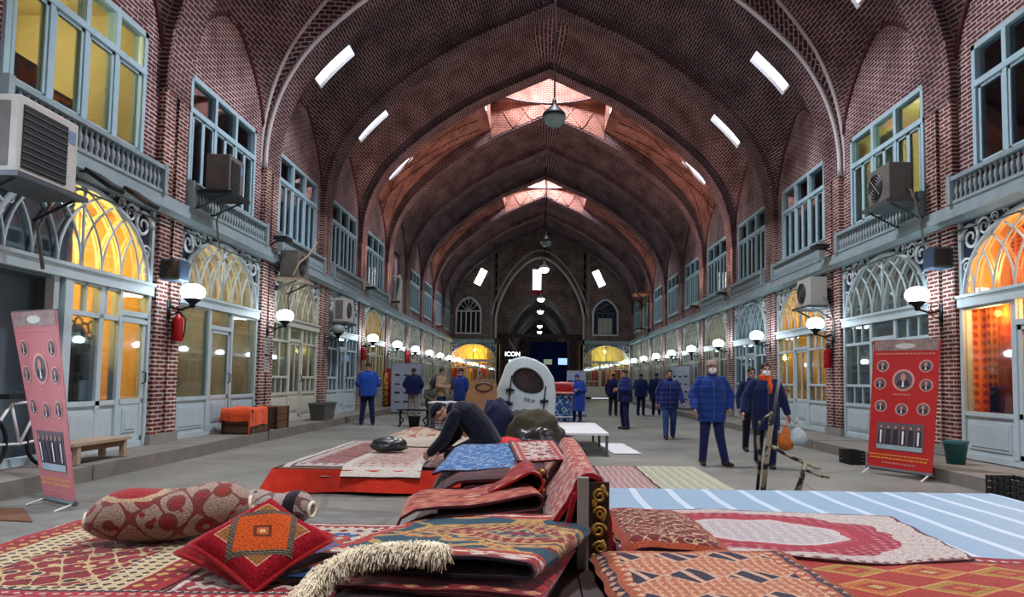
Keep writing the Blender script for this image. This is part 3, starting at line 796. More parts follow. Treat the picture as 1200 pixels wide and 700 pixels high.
for x0 in (-1.2, .1, 1.2):  # added fill lamps without fixtures, brightening the glass side of the hung carpets
    l = bpy.data.lights.new('window_spot', 'POINT'); l.energy = 75; l.color = rgb('#ffb066')[:3]; l.shadow_soft_size = .06; put('window_spot', l, o, (x0, .17, 2.6))
    l = bpy.data.lights.new('window_spot', 'POINT'); l.energy = 40; l.color = rgb('#ffb066')[:3]; l.shadow_soft_size = .06; put('window_spot', l, o, (x0*.7, .25, 3.9 if x0 == .1 else 3.3))
# ------------------------------------------------------------------ upper windows
M['room_up'] = plain('room_up', '#3a3f42', .8, 0, .2, 2)
M['room_up_warm'] = plain('room_up_warm', '#d9c68e', .8, 0, .2, 2)
M['curtain'] = cloth('curtain', '#b9bfae')
wn = [0]
def upper_window(X, rz, yc, style, room='room_up', light=None, curtain=False, hw=1.5):
    wn[0] += 1
    o = struct(put('window_%d' % wn[0], None, None, (X, yc, 4.98), (0, 0, rz)))
    H = 2.15; paint = 'paint_win'
    m = MB(); b = .09
    m.box(-hw, -hw+b, -.05, .12, 0, H); m.box(hw-b, hw, -.05, .12, 0, H); m.box(-hw, hw, -.05, .12, H-b, H); m.box(-hw, hw, -.08, .14, 0, .09)
    zt = 1.42; m.box(-hw, hw, -.06, .1, zt, zt+.1)
    n = 4 if style == 'wide' else 3
    W = (2*hw-2*b)/n
    for i in range(1, n): x = -hw+b+i*W; m.box(x-.05, x+.05, -.05, .09, .09, H-b)
    m.build('window_frame', M[paint], o)
    for i in range(n):
        x = -hw+b+i*W+.05; ww = W-.1
        put('pane', pane_mesh(ww, H-b-zt-.1), o, (x, .03, zt+.1))
        s = put('sash', None, o, (x, 0, .09))
        mm = MB(); q = .055; nn = 1 if (style == 'wide' or hw < 1) else 2
        for j in range(nn):
            a, c = j*ww/nn, (j+1)*ww/nn
            mm.box(a, a+q, -.03, .03, 0, zt-.09); mm.box(c-q, c, -.03, .03, 0, zt-.09); mm.box(a, c, -.03, .03, 0, q); mm.box(a, c, -.03, .03, zt-.09-q, zt-.09)
            put('pane', pane_mesh(ww/nn-2*q, zt-.09-2*q), s, (a+q, 0, q))
        put('sash_frame', mm.mesh('sash_frame', M[paint]), s)
    r = MB(); r.inbox(-hw-.1, hw+.1, .165, 2.4, -.25, 2.5, ('front',)); r.build('room_shell', M[room], o, fixn=False)
    if curtain:
        for a, c in ((-hw+.1, -.3), (.5, hw-.1)):
            mm = MB(); mm.grid(lambda u, v: (a+(c-a)*u, .45+.05*math.sin(u*38), .05+v*2.0), 40, 1); mm.build('curtain', M['curtain'], o, True, fixn=False)
    if style == 'wide' and light:
        for px_, ph in ((-.9, .8), (-.1, .95), (.7, .75)):
            mm = MB(); mm.box(px_, px_+.6, 1.0, 1.04, .15, .15+ph); pf = mm.build('picture_frame', M['wood_dark'], o); mm = MB(); mm.box(px_+.07, px_+.53, .99, 1.0, .22, .08+ph); mm.build('picture', rug_simple(int(ph*10) % 6), pf)
    if light:
        l = bpy.data.lights.new('room_lamp', 'POINT'); l.energy = light[1]; l.color = rgb(light[0])[:3]; l.shadow_soft_size = .2; put('room_lamp', l, o, (0, 1.3, 1.9))
        mm = MB(); mm.ell((0, 1.3, 2.2), (.14, .14, .1), 10, 6); mm.build('ceiling_globe', M['globe_warm'], o, True)
    return o
def balustrade(X, rz, yc, label, nb=26, x0=-1.75, x1=1.75):
    o = thing('balustrade', label, 'balustrade', (X, yc, 4.52), rz, 'balustrades under the upper windows')
    m = MB(); m.box(x0, x1, -.24, -.1, .40, .47); m.box(x0, x1, -.22, -.1, 0, .05); m.build('rail', M['cornice'], o)
    for x in (x0-.04, x1-.06): m = MB(); m.box(x, x+.1, -.25, -.08, 0, .5); m.build('newel_post', M['cornice'], o)
    pr = [(.02, 0), (.035, .03), (.02, .07), (.042, .14), (.036, .2), (.018, .27), (.032, .31), (.022, .35)]
    me = cached(('bal', 0), lambda: MB().lathe(pr, 7).mesh('baluster', M['cornice'], True))
    for i in range(nb): put('baluster', me, o, (x0+.12+(x1-x0-.24)*i/(nb-1), -.16, .05))
    return o
for k in range(-1, 9):
    yc = BY(k)-.15
    lit = {-1: ('room_up_warm', ('#ffe9ba', 120), False)}.get(k, ('room_up', None, k in (1, 6)))
    if k == 4: continue
    upper_window(WL, PI/2, yc, 'wide' if k == -1 else 'split', lit[0], lit[1], lit[2])
    rl = {0: ('room_up_warm', ('#f3f0c0', 75), True), 2: ('room_up', ('#f3f0c0', 8), True), 3: ('room_up', None, True)}.get(k, ('room_up', None, False))
    upper_window(WR, -PI/2, yc, 'wide' if k == -1 else 'split', *rl)
upper_window(WR, -PI/2, BY(4)-.15, 'split', 'room_up', None, False)
# broken arched opening with a torn sheet, sixth bay on the left
wn[0] += 1
o = struct(put('window_%d' % wn[0], None, None, (WL, BY(4)-.15, 4.98), (0, 0, PI/2)))
m = MB(); m.box(-.8, .8, .3, .36, -.1, 2.3); m.build('backing', M['dark'], o)
m = MB(); n = 16; P_ = [(-.8+1.6*i/n, arch_z(-.8+1.6*i/n, .8, 1.5, 2.2)) for i in range(n+1)]
for (a, za), (b, zb) in zip(P_, P_[1:]): m.add([(a, 0, za), (b, 0, zb), (b, 0, 2.3), (a, 0, 2.3)], [(0, 1, 2, 3)])
m.build('arch_head', M['brick'], o, fixn=False)
m = MB(); m.slab(lambda u, v: (.75-.6*v-.35*u, -.1+.1*math.sin(v*6+u*5), -.55+v*1.9-u*.3), 4, 12, .02); m.build('torn_sheet', M['curtain'], o, True)
m = MB(); m.box(-.8, .8, -.03, .05, 1.1, 1.16); m.build('window_bar', M['paint_win'], o)
names_b = ['nearest', 'second', 'third', 'fourth', 'fifth']
for k in range(-1, 4):
    for side, X, rz in (('left', WL, PI/2), ('right', WR, -PI/2)):
        look = {('left', -1): 'chunky blue green balustrade under the wide yellow lit upper window, top left', ('left', 0): 'grey blue balustrade behind the boxy dark outdoor unit on the left',
                ('right', -1): 'balustrade with spindly balusters under the top right upper window', ('right', 0): 'balustrade under the right upper window with lit cream panes'}.get((side, k), '%s balustrade from the near end on the %s wall' % (names_b[k+1], side))
        balustrade(X, rz, BY(k), look, 27 if k < 2 else 20)
# ------------------------------------------------------------------ wall lamps, extinguishers, outdoor units, floodlights
from mathutils import noise as mnoise
def wall_lamp(side, k, lit, label, z=2.86):
    X, rz, s = (WL, PI/2, 1) if side == 'L' else (WR, -PI/2, -1)
    o = thing('wall_lamp', label, 'lamp', (X+s*.12, PY(k), z), rz, 'globe lamps on the brick piers')
    m = MB(); m.tube([(0, 0, -.25), (0, -.2, -.3), (0, -.4, -.24), (0, -.42, -.2)], .02, 6); m.tube([(0, 0, -.42), (0, -.15, -.36), (0, -.25, -.28)], .012, 5); m.box(-.05, .05, -.02, .02, -.48, -.15)
    m.tube([(0, -.1+.09*math.cos(a*.5), -.2+.09*math.sin(a*.5)) for a in range(11)], .01, 4); m.build('bracket', M['iron'], o, True)
    m = MB(); m.lathe([(.02, -.27), (.05, -.25), (.05, -.2), (.14, -.12), (.15, -.10)], 14, (0, -.42, 0)); m.build('holder', M['iron'], o, True)
    m = MB(); m.lathe([(.14, -.10), (.19, -.04), (.205, .02), (.18, .09), (.12, .14), (.05, .16), (.01, .165)], 16, (0, -.42, 0)); m.build('globe', M['globe' if lit else 'globe_off'], o, True)
    return o
for k in range(-3, 10):
    if k != -1: wall_lamp('L', k, k != 2, 'unlit grey globe lamp on the left piers beside the pale outdoor unit' if k == 2 else 'lit white globe lamp on the left, %s pier from the near end' % ORD[max(k, 0)] if k >= 0 else '%s globe lamp on the left wall behind the viewer' % ('near' if k == -2 else 'far'))
    wall_lamp('R', k, True, 'lit white globe lamp on the right, %s pier from the near end' % ORD[max(k, 0)] if k >= 0 else '%s globe lamp on the right wall behind the viewer' % ['nearer', 'middle', 'far'][-1-k], 2.86 if k else 3.0)
def extinguisher(x, y, z, label):
    o = thing('fire_extinguisher', label, 'extinguisher', (x, y, z), 0, 'red extinguishers on the piers')
    m = MB(); m.lathe([(.075, 0), (.09, .02), (.09, .38), (.07, .44), (.03, .47), (.03, .5)], 14); m.build('cylinder', M['red_paint'], o, True)
    m = MB(); m.box(-.05, .05, -.02, .02, .5, .53); m.box(-.02, .09, -.015, .015, .55, .57); m.build('valve', M['iron'], o)
    m = MB(); m.tube([(.04, 0, .5), (.12, .02, .42), (.11, .03, .2), (.08, .03, .08)], .012, 5); m.build('hose', M['rubber'], o, True)
    sg = -1 if x < 0 else 1; m = MB(); m.box(min(0, sg*.1), max(0, sg*.1), -.03, .03, .3, .36); m.build('wall_hook', M['iron'], o)
    m = MB(); m.lathe([(.0905, .14), (.092, .15), (.092, .28), (.0905, .29)], 14); m.build('label_band', M['white'], o, True) if False else None
    return o
extinguisher(-6.455, 12.22, 2.0, 'red fire extinguisher on the nearest left pier under the first lamp')
extinguisher(-6.455, 25.4, 2.05, 'red fire extinguisher above the bright blue jacket man on the left')
extinguisher(-6.455, 34.3, 2.0, 'small distant red fire extinguisher on the left piers')
extinguisher(7.055, 16.6, 1.8, 'red fire extinguisher on the right brick pier between shop fronts')
def outdoor_unit(x, y, z, rz, label, mat='ac', L=.85, D=.38, H=.62, shelf='iron_grey', square=False):
    off = .16 if z < 4.3 else .29; o = thing('outdoor_unit', label, 'air conditioner', (x+(off if rz > 0 else -off), y, z), rz)
    m = MB(); m.box(-L/2, L/2, -.1-D, -.1, 0, H); b = m.build('casing', M[mat], o)
    mod = b.modifiers.new('bev', 'BEVEL'); mod.width = .02; mod.segments = 2
    if square:
        m = MB(); m.box(-L/2+.06, L/2-.2, -.112-D, -.1-D, .08, H-.1); m.build('dark_grille', M['dark'], o)
        m = MB()
        for i in range(9): m.box(-L/2+.06, L/2-.2, -.12-D, -.112-D, .1+i*(H-.2)/9, .115+i*(H-.2)/9)
        m.build('grille_slat', M['iron_grey'], o)
        m = MB(); m.box(L/2-.17, L/2-.05, -.104-D, -.1-D, H-.28, H-.12); m.build('control_label', plain('label_blue', '#6f86a6', .5), o)
    if not square: m = MB(); m.lathe([(.01, -.012), (.25, -.012), (.25, .0)], 24, (-.1, -.1-D, H/2), axis='Y'); m.build('fan_opening', M['dark'], o)
    m = MB()
    for r in (.08, .14, .2, .25) if not square else (): m.tube([(-.1+r*math.cos(2*PI*i/20), -.12-D, H/2+r*math.sin(2*PI*i/20)) for i in range(20)], .007, 4, True)
    for i in range(8 if not square else 0): a = i*PI/4; m.tube([(-.1, -.12-D, H/2), (-.1+.25*math.cos(a), -.12-D, H/2+.25*math.sin(a))], .006, 4)
    if not square: m.build('fan_grille', M['iron_grey'], o)
    m = MB(); m.box(-L/2-.006, -L/2, -D, -.16, .08, H-.08); m.build('side_panel', M['ac_dirty'], o)
    m = MB(); m.box(-L/2-.1, L/2+.1, -.2-D, .0, -.06, 0); m.build('shelf', M[shelf], o)
    for x in (-L/2, L/2): m = MB(); m.tube([(x, -.1-D, -.05), (x, .0, -.32), (x, off-.17, -.32)], .02, 4); m.build('brace', M['iron'], o)
    m = MB(); m.tube([(L/2, -.2, .2), (L/2+.12, -.18, .15), (L/2+.14, -.1, -.1), (L/2+.1, 0, -.4), (L/2+.2, -.02, -.9)], .022, 6); m.build('pipe', M['ac_dirty'], o, True)
    return o
outdoor_unit(WL+.18, 7.95, 3.62, PI/2, 'big white outdoor unit at the left edge above the grey recess', 'ac', .98, .42, .9, square=True)
outdoor_unit(WL, 12.95, 4.86, PI/2, 'dark boxy outdoor unit on the left above the first globe lamp', 'ac_dirty', .62, .45, .72, 'dark', True)
outdoor_unit(WL, 17.2, 3.85, PI/2, 'dark grimy outdoor unit on the left with a propped stick', 'ac_dirty', .8, .45, .7, 'wood_pale')
outdoor_unit(WL, 21.75, 3.15, PI/2, 'pale outdoor unit on the left above the unlit lamp', 'ac', .85, .4, .75)
outdoor_unit(WR, 12.85, 4.84, -PI/2, 'grey round fan outdoor unit high on the right beside lit cream window', 'ac_dirty', .8, .42, .72)
outdoor_unit(WR, 16.9, 3.32, -PI/2, 'pale outdoor unit on the right above the lamp and extinguisher', 'ac', .85, .42, .7)
o = thing('wooden_stick', 'crooked pale stick propped over the grimy left outdoor unit', 'stick', (-6.03, 16.62, 3.87))
m = MB(); m.tube([(0, 0, 0), (.1, .15, .35), (.2, .5, .6), (.3, .75, .95), (.3, .8, 1.0)], .025, 5); m.build('branch', M['wood_pale'], o, True)
def floodlight(x, y, z, s, label, up=False, watt=0, col='#ffc4b2'):
    o = thing('floodlight', label, 'floodlight', (x, y, z))
    if up:
        m = MB(); m.box(-.16, .16, -.2, .2, .0, .08); m.build('housing', M['dark'], o)
        m = MB(); m.box(-.13, .13, -.17, .17, .08, .085); m.build('lens', emit('flood_lens', col, 3.0) if watt else M['glass_dark'], o)
        m = MB(); m.tube([(-s*.3, 0, -.12), (-s*.2, 0, -.04), (0, 0, .02)], .02, 5); m.build('arm', M['iron'], o)
        if watt:
            l = bpy.data.lights.new('uplight', 'SPOT'); l.energy = watt; l.color = rgb(col)[:3]; l.spot_size = 1.75; l.spot_blend = .8; l.shadow_soft_size = .15
            lo = put('uplight', l, o, (0, 0, .14)); lo.rotation_euler = (PI, s*.42, 0)
    else:
        R = Matrix.Rotation(s*.6, 4, 'Y')
        m = MB(); m.box(-.22, .22, -.17, .17, -.03, .03, 0, R); m.build('housing', M['dark'], o)
        m = MB(); m.box(-.17, .17, -.12, .12, -.036, -.03, 0, R); m.build('lens', M['glass_dark'], o)
        m = MB(); m.tube([(0, 0, .02), (-s*.15, 0, .12), (-s*.4, 0, .14)], .015, 5); m.build('arm', M['iron'], o)
    return o
floodlight(-6.15, 9.5, 4.12, 1, 'flat floodlight under the left cornice, nearer of the two above the yellow lit shop')
floodlight(-6.15, 10.4, 4.12, 1, 'flat floodlight under the left cornice, farther of the two above the yellow lit shop')
UP = [(-1, 1, 0, 'black ledge floodlight on the left cornice beside the second pier'), (1, 1, 0, 'black ledge floodlight on the right cornice beside the second pier'),
      (-1, 3, 420, 'black ledge floodlight on the left, fourth pier from the near end'), (1, 3, 420, 'black ledge floodlight on the right, fourth pier from the near end'),
      (-1, 4, 420, 'black ledge floodlight on the left, fifth pier from the near end'), (1, 4, 420, 'black ledge floodlight on the right, fifth pier from the near end'),
      (-1, 7, 260, 'distant black ledge floodlight on the left, eighth pier'), (1, 7, 260, 'distant black ledge floodlight on the right, eighth pier')]
for s, k, wt, lab in UP:
    x = WL+.42 if s < 0 else WR-.42
    y = PY(k)
    floodlight(x, y, 4.72, -s, lab, True, wt)
def speaker_box(x, y, z, label):
    o = thing('speaker_box', label, 'speaker', (x, y, z))
    m = MB(); m.box(-.17, .17, -.17, .17, 0, .36); b = m.build('cabinet', plain('slate_box', '#33475c', .6), o); b.modifiers.new('bev', 'BEVEL').width = .015
    m = MB(); m.box(-.14, .14, -.18, -.17, .04, .32); m.build('grille', M['dark'], o)
speaker_box(-6.385, 11.9, 3.05, 'slate blue speaker box above the first lamp on the left')
speaker_box(6.985, 11.85, 3.45, 'dark blue speaker box above the first lamp on the right')

# hanging lamps along the crown
def hanging_lamp(y, lit, label, z=7.35, x=CX, r=.26):
    o = thing('hanging_lamp', label, 'lamp', (x, y, z), 0, 'lamps hanging down the middle of the hall')
    top = 13.0-z if y < 52 else 7.7-z
    m = MB(); m.tube([(0, 0, .35), (0, 0, top)], .022, 5); m.build('cable', M['iron'], o)
    m = MB(); m.lathe([(.03, .42), (.05, .36), (.05, .28), (r*.9, .1), (r, .06), (r*1.02, .0)], 18); m.build('cap', M['iron' if not lit else 'white'], o, True)
    m = MB(); m.lathe([(r*.98, 0), (r*.98, -.06), (r*.8, -.15), (r*.5, -.21), (.02, -.23)], 18); m.build('bowl', M['globe' if lit else 'globe_off'], o, True)
    m = MB(); m.ell((0, 0, top-.15), (.06, .06, .1), 8, 6); m.build('ceiling_hook', M['iron'], o, True)
hanging_lamp(15.1, False, 'nearest hanging lamp, unlit greenish bowl at the hall centre')
hanging_lamp(29.2, False, 'second hanging lamp, unlit pale bowl under the far dome', 7.4)
for i, (y, z) in enumerate(((36.4, 7.4), (50, 7.4), (57, 7.2), (70, 7.0), (77, 6.9))):
    hanging_lamp(y, True, '%s of the lit white hanging lamps down the hall, counting away from the viewer' % ORD[i], z, CX-.1 if y > 49 else CX, .26)

# cables along the walls
for s, X, nm in ((1, WL, 'left'), (-1, WR, 'right')):
    o = thing('wall_cable', 'sagging dark cable fixed along the %s wall below the cornice' % nm, 'cable', (X+s*.16, 0, 4.12))
    pts = []
    for i in range(90): y = 8+i*.5; pts.append((0, y, -.05-.06*abs(math.sin((y-12.07)*PI/4.45))))
    m = MB(); m.tube(pts, .014, 4); m.build('wire', M['iron'], o)

# ------------------------------------------------------------------ standing banners
M['banner_red'] = plain('banner_red', '#a91a1d', .55, 0, .08, 3)
M['banner_pale'] = plain('banner_pale', '#b0676a', .5, 0, .12, 3)
M['print_pink'] = plain('print_pink', '#c98f86', .6); M['print_dark'] = plain('print_dark', '#2a2530', .6); M['print_skin'] = plain('print_skin', '#b08070', .6)
M['print_yellow'] = plain('print_yellow', '#e5a84a', .6); M['print_photo'] = plain('print_photo', '#57505a', .6); M['print_head'] = plain('print_head', '#8f7a74', .6, 0, .5, 14)
def banner(label, c00, c10, c01, c11, mat, faded=False):
    """four corners: bottom left, bottom right, top left, top right"""
    C4 = [Vector(c) for c in (c00, c10, c01, c11)]; org = (C4[0]+C4[1])/2
    nrm = (C4[1]-C4[0]).cross(C4[2]-C4[0]).normalized()
    o = thing('standing_banner', label, 'banner', org)
    def P(u, v, d=0): 
        p = C4[0]*(1-u)*(1-v)+C4[1]*u*(1-v)+C4[2]*(1-u)*v+C4[3]*u*v
        return p+nrm*d-org
    m = MB(); m.slab(lambda u, v: P(u, v), 2, 4, .01); m.build('print_sheet', M[mat], o)
    def flat(name, pts, d, mt, parent=o):
        mm = MB(); mm.add([P(u, v, d) for u, v in pts], [tuple(range(len(pts)))]); return mm.build(name, M[mt], parent, fixn=False)
    def oval(cu, cv, ru, rv, n=18): return [(cu+ru*math.cos(2*PI*i/n), cv+rv*math.sin(2*PI*i/n)) for i in range(n)]
    rect = lambda a, b, c, d: [(a, c), (b, c), (b, d), (a, d)]
    flat('header_print', rect(.02, .98, .92, .995), .004, 'print_head'); flat('header_oval', oval(.5, .955, .15, .022), .006, 'ac')
    meds = [(.17, .80, .1, .048), (.82, .80, .1, .048), (.5, .69, .17, .085), (.14, .66, .1, .048), (.84, .655, .1, .048), (.17, .485, .1, .048), (.5, .465, .1, .048), (.82, .475, .1, .048)]
    for u, v, a, b in meds:
        q = flat('portrait', oval(u, v, a, b), .004, 'print_pink')
        flat('portrait_ground', oval(u, v, a*.8, b*.82), .006, 'print_photo', q)
        flat('portrait_suit', [(u-a*.6, v-b*.5), (u+a*.6, v-b*.5), (u+a*.45, v-b*.05), (u, v+b*.1), (u-a*.45, v-b*.05)], .008, 'print_dark', q)
        flat('portrait_face', oval(u, v+b*.25, a*.24, b*.38, 10), .010, 'print_skin', q)
        flat('portrait_shirt', [(u-a*.1, v-b*.6), (u+a*.1, v-b*.6), (u+a*.06, v-b*.1), (u-a*.06, v-b*.1)], .010, 'white', q)
    g = flat('group_photo', rect(.13, .85, .15, .36), .004, 'print_photo'); flat('photo_floor', rect(.14, .84, .155, .19), .006, 'cornice', g)
    for i in range(6):
        u = .2+i*.115; flat('photo_suit', [(u-.045, .19), (u+.045, .19), (u+.035, .31), (u-.035, .31)], .008, 'print_dark', g); flat('photo_face', oval(u, .325, .02, .013, 8), .010, 'print_skin', g)
        if i in (0, 3, 5): flat('photo_shirt', [(u-.012, .2), (u+.012, .2), (u+.015, .3), (u-.015, .3)], .010, 'white', g)
    rnd = random.Random(3)
    for v, mt, a, b in ((.11, 'print_yellow', .06, .94), (.085, 'print_yellow', .08, .92), (.05, 'print_pink', .25, .75), (.895, 'print_pink', .06, .94), (.58, 'print_pink', .38, .62)):
        mm = MB(); u = b
        while u > a:   # cursive script read right to left
            wd = rnd.uniform(.02, .06); n = 4
            for q in range(n):
                u0, u1 = u-wd*q/n, u-wd*(q+1)/n; h0 = .006*math.sin(q*2.1+u*40); h1 = .006*math.sin((q+1)*2.1+u*40)
                mm.add([P(u0, v+h0-.0035, .006), P(u0, v+h0+.0035, .006), P(u1, v+h1+.0035, .006), P(u1, v+h1-.0035, .006)], [(0, 1, 2, 3)])
            u -= wd+.012
        w_ = mm.build('script_line', M[mt], o, fixn=False); w_['kind'] = 'stuff'
    m = MB(); m.tube([P(0, 1, -.012), P(1, 1, -.012)], .014, 6); m.build('top_rail', M['iron_grey'], o)
    m = MB(); m.tube([P(.5, .0, -.02), P(.5, 1, -.02)], .012, 5); m.tube([P(-.01, 0, 0), P(1.01, 0, 0)], .03, 6); m.build('stand_pole', M['iron_grey'], o)
    m = MB()
    for u in (.04, .96): 
        p = P(u, 0, 0); d = Vector((nrm.x, nrm.y, 0))*.18
        m.tube([p, p+d+Vector((0, 0, -p.z-org.z+.01))], .012, 5)
    m.build('foot', M['white'], o)
    return o
banner('large red standing banner with oval portraits by the right brick pier', (5.32, 11.05, .1), (5.78, 10.05, .1), (5.48, 11.1, 2.12), (5.98, 10.1, 2.1), 'banner_red')
banner('pale red leaning banner with oval portraits before the grey left recess', (-5.29, 7.45, .06), (-4.72, 7.1, .06), (-5.89, 7.6, 2.07), (-5.1, 7.2, 2.07), 'banner_pale')
# poster stands further down
def poster(label, x, y, w, h, rz, z=.05, cat='poster'):
    o = thing('poster_stand', label, cat, (x, y, z), rz)
    m = MB(); m.box(-w/2, w/2, -.02, .02, 0, h); m.build('poster_sheet', plain('poster_paper', '#a9b6cc', .6, 0, .2, 3), o)
    for i in range(3):
        for j in range(4):
            m = MB(); u = -w/2+w*(.2+.3*i); v = h*(.2+.18*j); m.box(u-.1, u+.1, -.024, -.02, v, v+.06+.02*((i+j) % 2)); m.build('printed_mark', M['print_dark'], o)
    m = MB(); m.tube([(-w/2, 0, h), (w/2, 0, h)], .02, 5); m.build('top_rail', M['iron_grey'], o)
    m = MB(); m.box(-w/2-.02, w/2+.02, -.12, .12, -.04, .02); m.build('base_bar', M['iron_grey'], o)
    return o
poster('pale bluish poster stand behind the man in beige trousers', -5.2, 27.2, 1.15, 1.95, .15)
poster('pale poster stand behind the wrapped blue figure near the passage', 1.55, 27.0, .75, 1.75, 0)
poster('pale blue poster propped by the right shops behind the dark haired walker', 6.5, 31, 1.3, 1.9, -PI/2+.5, .23)

# ------------------------------------------------------------------ things along the curbs
o = thing('bench', 'low pale wooden bench under the yellow lit shop window', 'bench', (-6.12, 9.45, .215))
m = MB(); m.box(-.2, .2, -.62, .62, .24, .28); m.build('seat', M['wood_pale'], o)
for y in (-.5, .5):
    for x in (-.15, .15): m = MB(); m.box(x-.035, x+.035, y-.035, y+.035, 0, .24); m.build('leg', M['wood_pale'], o)
m = MB(); m.box(-.17, -.13, -.5, .5, .12, .2); m.box(.13, .17, -.5, .5, .16, .24); m.build('apron', M['wood'], o)
def crate(label, x, y, lx, ly, h, mat='wood', z=.215):
    o = thing('wooden_crate', label, 'crate', (x, y, z))
    for sx, a in ((-1, 0), (1, 0)):
        for i in range(3):
            m = MB(); z0 = .02+i*(h-.02)/3; m.box(sx*lx/2-.012, sx*lx/2+.012, -ly/2, ly/2, z0, z0+(h-.02)/3-.015); m.build('slat', M[mat], o)
    for sy in (-1, 1):
        for i in range(3):
            m = MB(); z0 = .02+i*(h-.02)/3; m.box(-lx/2, lx/2, sy*ly/2-.012, sy*ly/2+.012, z0, z0+(h-.02)/3-.015); m.build('slat', M[mat], o)
    m = MB(); m.box(-lx/2+.01, lx/2-.01, -ly/2+.01, ly/2-.01, 0, .03); m.build('crate_base', M[mat], o)
    m = MB(); m.box(-lx/2+.01, lx/2-.01, -ly/2+.01, ly/2-.01, h-.05, h); m.build('lid', M[mat], o)
    for sx in (-1, 1):
        for sy in (-1, 1): m = MB(); m.box(sx*lx/2-.03, sx*lx/2+.03, sy*ly/2-.03, sy*ly/2+.03, 0, h); m.build('corner_post', M['wood_dark'], o)
    return o
crate('reddish wooden crate mostly under the orange cloth on the left curb', -6.14, 14.55, .55, .95, .5)
crate('brown wooden crate beside the orange draped one on the left curb', -6.14, 15.85, .52, .7, .5)
o = thing('orange_cloth', 'bright orange cloth draped over a crate on the left curb', 'cloth', (-6.14, 14.45, .715))
M['orange'] = cloth('orange_cloth', '#e2572c')
def drape(u, v):
    x = -.42+.86*u; y = -.62+1.0*v; z = .03
    ex = max(0, abs(x)-.3); ey = max(0, abs(y)-.5)
    xx = math.copysign(min(abs(x), .3+ex*.15), x); yy = math.copysign(min(abs(y), .5+ey*.2), y)
    return (xx+.02*math.sin(v*14), yy+.02*math.sin(u*11), z-ex*2.6-ey*2.2+.012*math.sin(u*9+v*7))
m = MB(); m.slab(drape, 22, 18, .012); m.build('drape', M['orange'], o, True)
o = thing('grey_tub', 'dark grey rectangular tub on the left curb by the bright door', 'tub', (-6.02, 19.3, .21))
m = MB(); m.loft([[(-.22*s, -.55*s, z), (.22*s, -.55*s, z), (.22*s, .55*s, z), (-.22*s, .55*s, z)] for s, z in ((.8, 0), (1.0, .42), (1.06, .43), (1.06, .48), (.96, .48), (.9, .2))]); m.build('tub_body', plain('tub_grey', '#55585a', .6), o)
o = thing('teal_bin', 'small teal basket at the foot of the right brick pier', 'basket', (6.62, 10.85, .195))
m = MB(); m.lathe([(.13, 0), (.17, .3), (.185, .31), (.185, .34), (.16, .34), (.14, .05)], 18); m.build('basket_body', plain('teal', '#2f6f74', .5), o, True)
m = MB(); m.lathe([(.186, .335), (.19, .35), (.175, .35)], 18); m.build('rim', plain('teal2', '#245a60', .5), o, True)
def plastic_crate(x, y, label, s=1.0):
    o = thing('plastic_crate', label, 'crate', (x, y, 0))
    m = MB(); a, b, h = .17*s, .26*s, .3*s
    m.box(-a, a, -b, b, 0, .02); m.build('crate_floor', M['rubber'], o)
    for i in range(4):
        z = .02+i*h/4
        m = MB(); m.box(-a, a, -b, -b+.012, z, z+h/6); m.box(-a, a, b-.012, b, z, z+h/6); m.box(-a, -a+.012, -b, b, z, z+h/6); m.box(a-.012, a, -b, b, z, z+h/6); m.build('slat_band', M['rubber'], o)
    for i in range(6):
        y0 = -b+i*2*b/5
        for x0 in (-a, a-.012): m = MB(); m.box(x0, x0+.012, y0-.01, y0+.01, 0, h); m.build('crate_rib', M['rubber'], o)
plastic_crate(5.78, 8.3, 'black slatted plastic crate at the right edge of the floor', 1.05)
plastic_crate(5.65, 12.3, 'small black crate half hidden behind the red standing banner', .8)
o = thing('brown_board', 'thin brown board lying on the floor at the far left', 'board', (-5.45, 6.6, 0))
m = MB(); m.prism([(0, 0), (1, 0), (1, .01), (0, .01)], 0, 0.01) if False else m.add([(x, y, z) for z in (0.002, .015) for x, y in ((-.9, .1), (.75, -.12), (.2, .5), (-.9, .45))], [(3, 2, 1, 0), (4, 5, 6, 7), (0, 1, 5, 4), (1, 2, 6, 5), (2, 3, 7, 6), (3, 0, 4, 7)]); m.build('board_sheet', M['wood'], o)
# posters on the left pier
for z, lab in ((1.95, 'upper white paper notice on the second left pier'), (1.5, 'lower white paper notice on the second left pier')):
    o = thing('paper_notice', lab, 'notice', (WL+.125, 16.55, z))
    m = MB(); m.box(0, .006, -.16, .16, 0, .38); m.build('sheet', M['ac'], o)
    for i in range(4): m = MB(); m.box(.006, .008, -.12, .12, .06+i*.08, .085+i*.08); m.build('text_row', M['iron_grey'], o)
# rugs rolled and standing on the left
M['rug_brown'] = rug_simple(2)
for i, (x, y, h, lean) in enumerate(((-6.3, 28.6, 1.45, .08), (-6.0, 29.3, 1.35, .12), (-6.25, 29.0, 1.6, .1))):
    o = thing('rolled_rug', ['dark brown rolled rug standing at the left wall', 'pale striped rolled rug standing in front of its brown neighbours', 'tall maroon rolled rug standing at the left wall'][i], 'rug', (x, y, .21), 0, None)
    m = MB()
    pts = [(lean*-h*.4*v, 0, h*v) for v in (0, .5, 1)]
    m.tube(pts, .11, 12); m.build('roll', rug_simple([2, 4, 0][i]) if i != 1 else M['curtain'], o, True)
    m = MB(); m.tube([(lean*-h*.2+.115*math.cos(a*PI/6), .115*math.sin(a*PI/6), h*.5) for a in range(12)], .012, 4, True); m.build('tie_cord', M['wood_dark'], o)
o = thing('hung_carpet', 'brick red carpet hung on the left wall on the pier beyond the seated figure', 'carpet', (WL+.16, 34.4, .6))
m = MB(); m.slab(lambda u, v: (.03*math.sin(u*8), -.42+.84*u, 2.2*v), 8, 4, .03); m.build('pile', rug_simple(0), o, True)
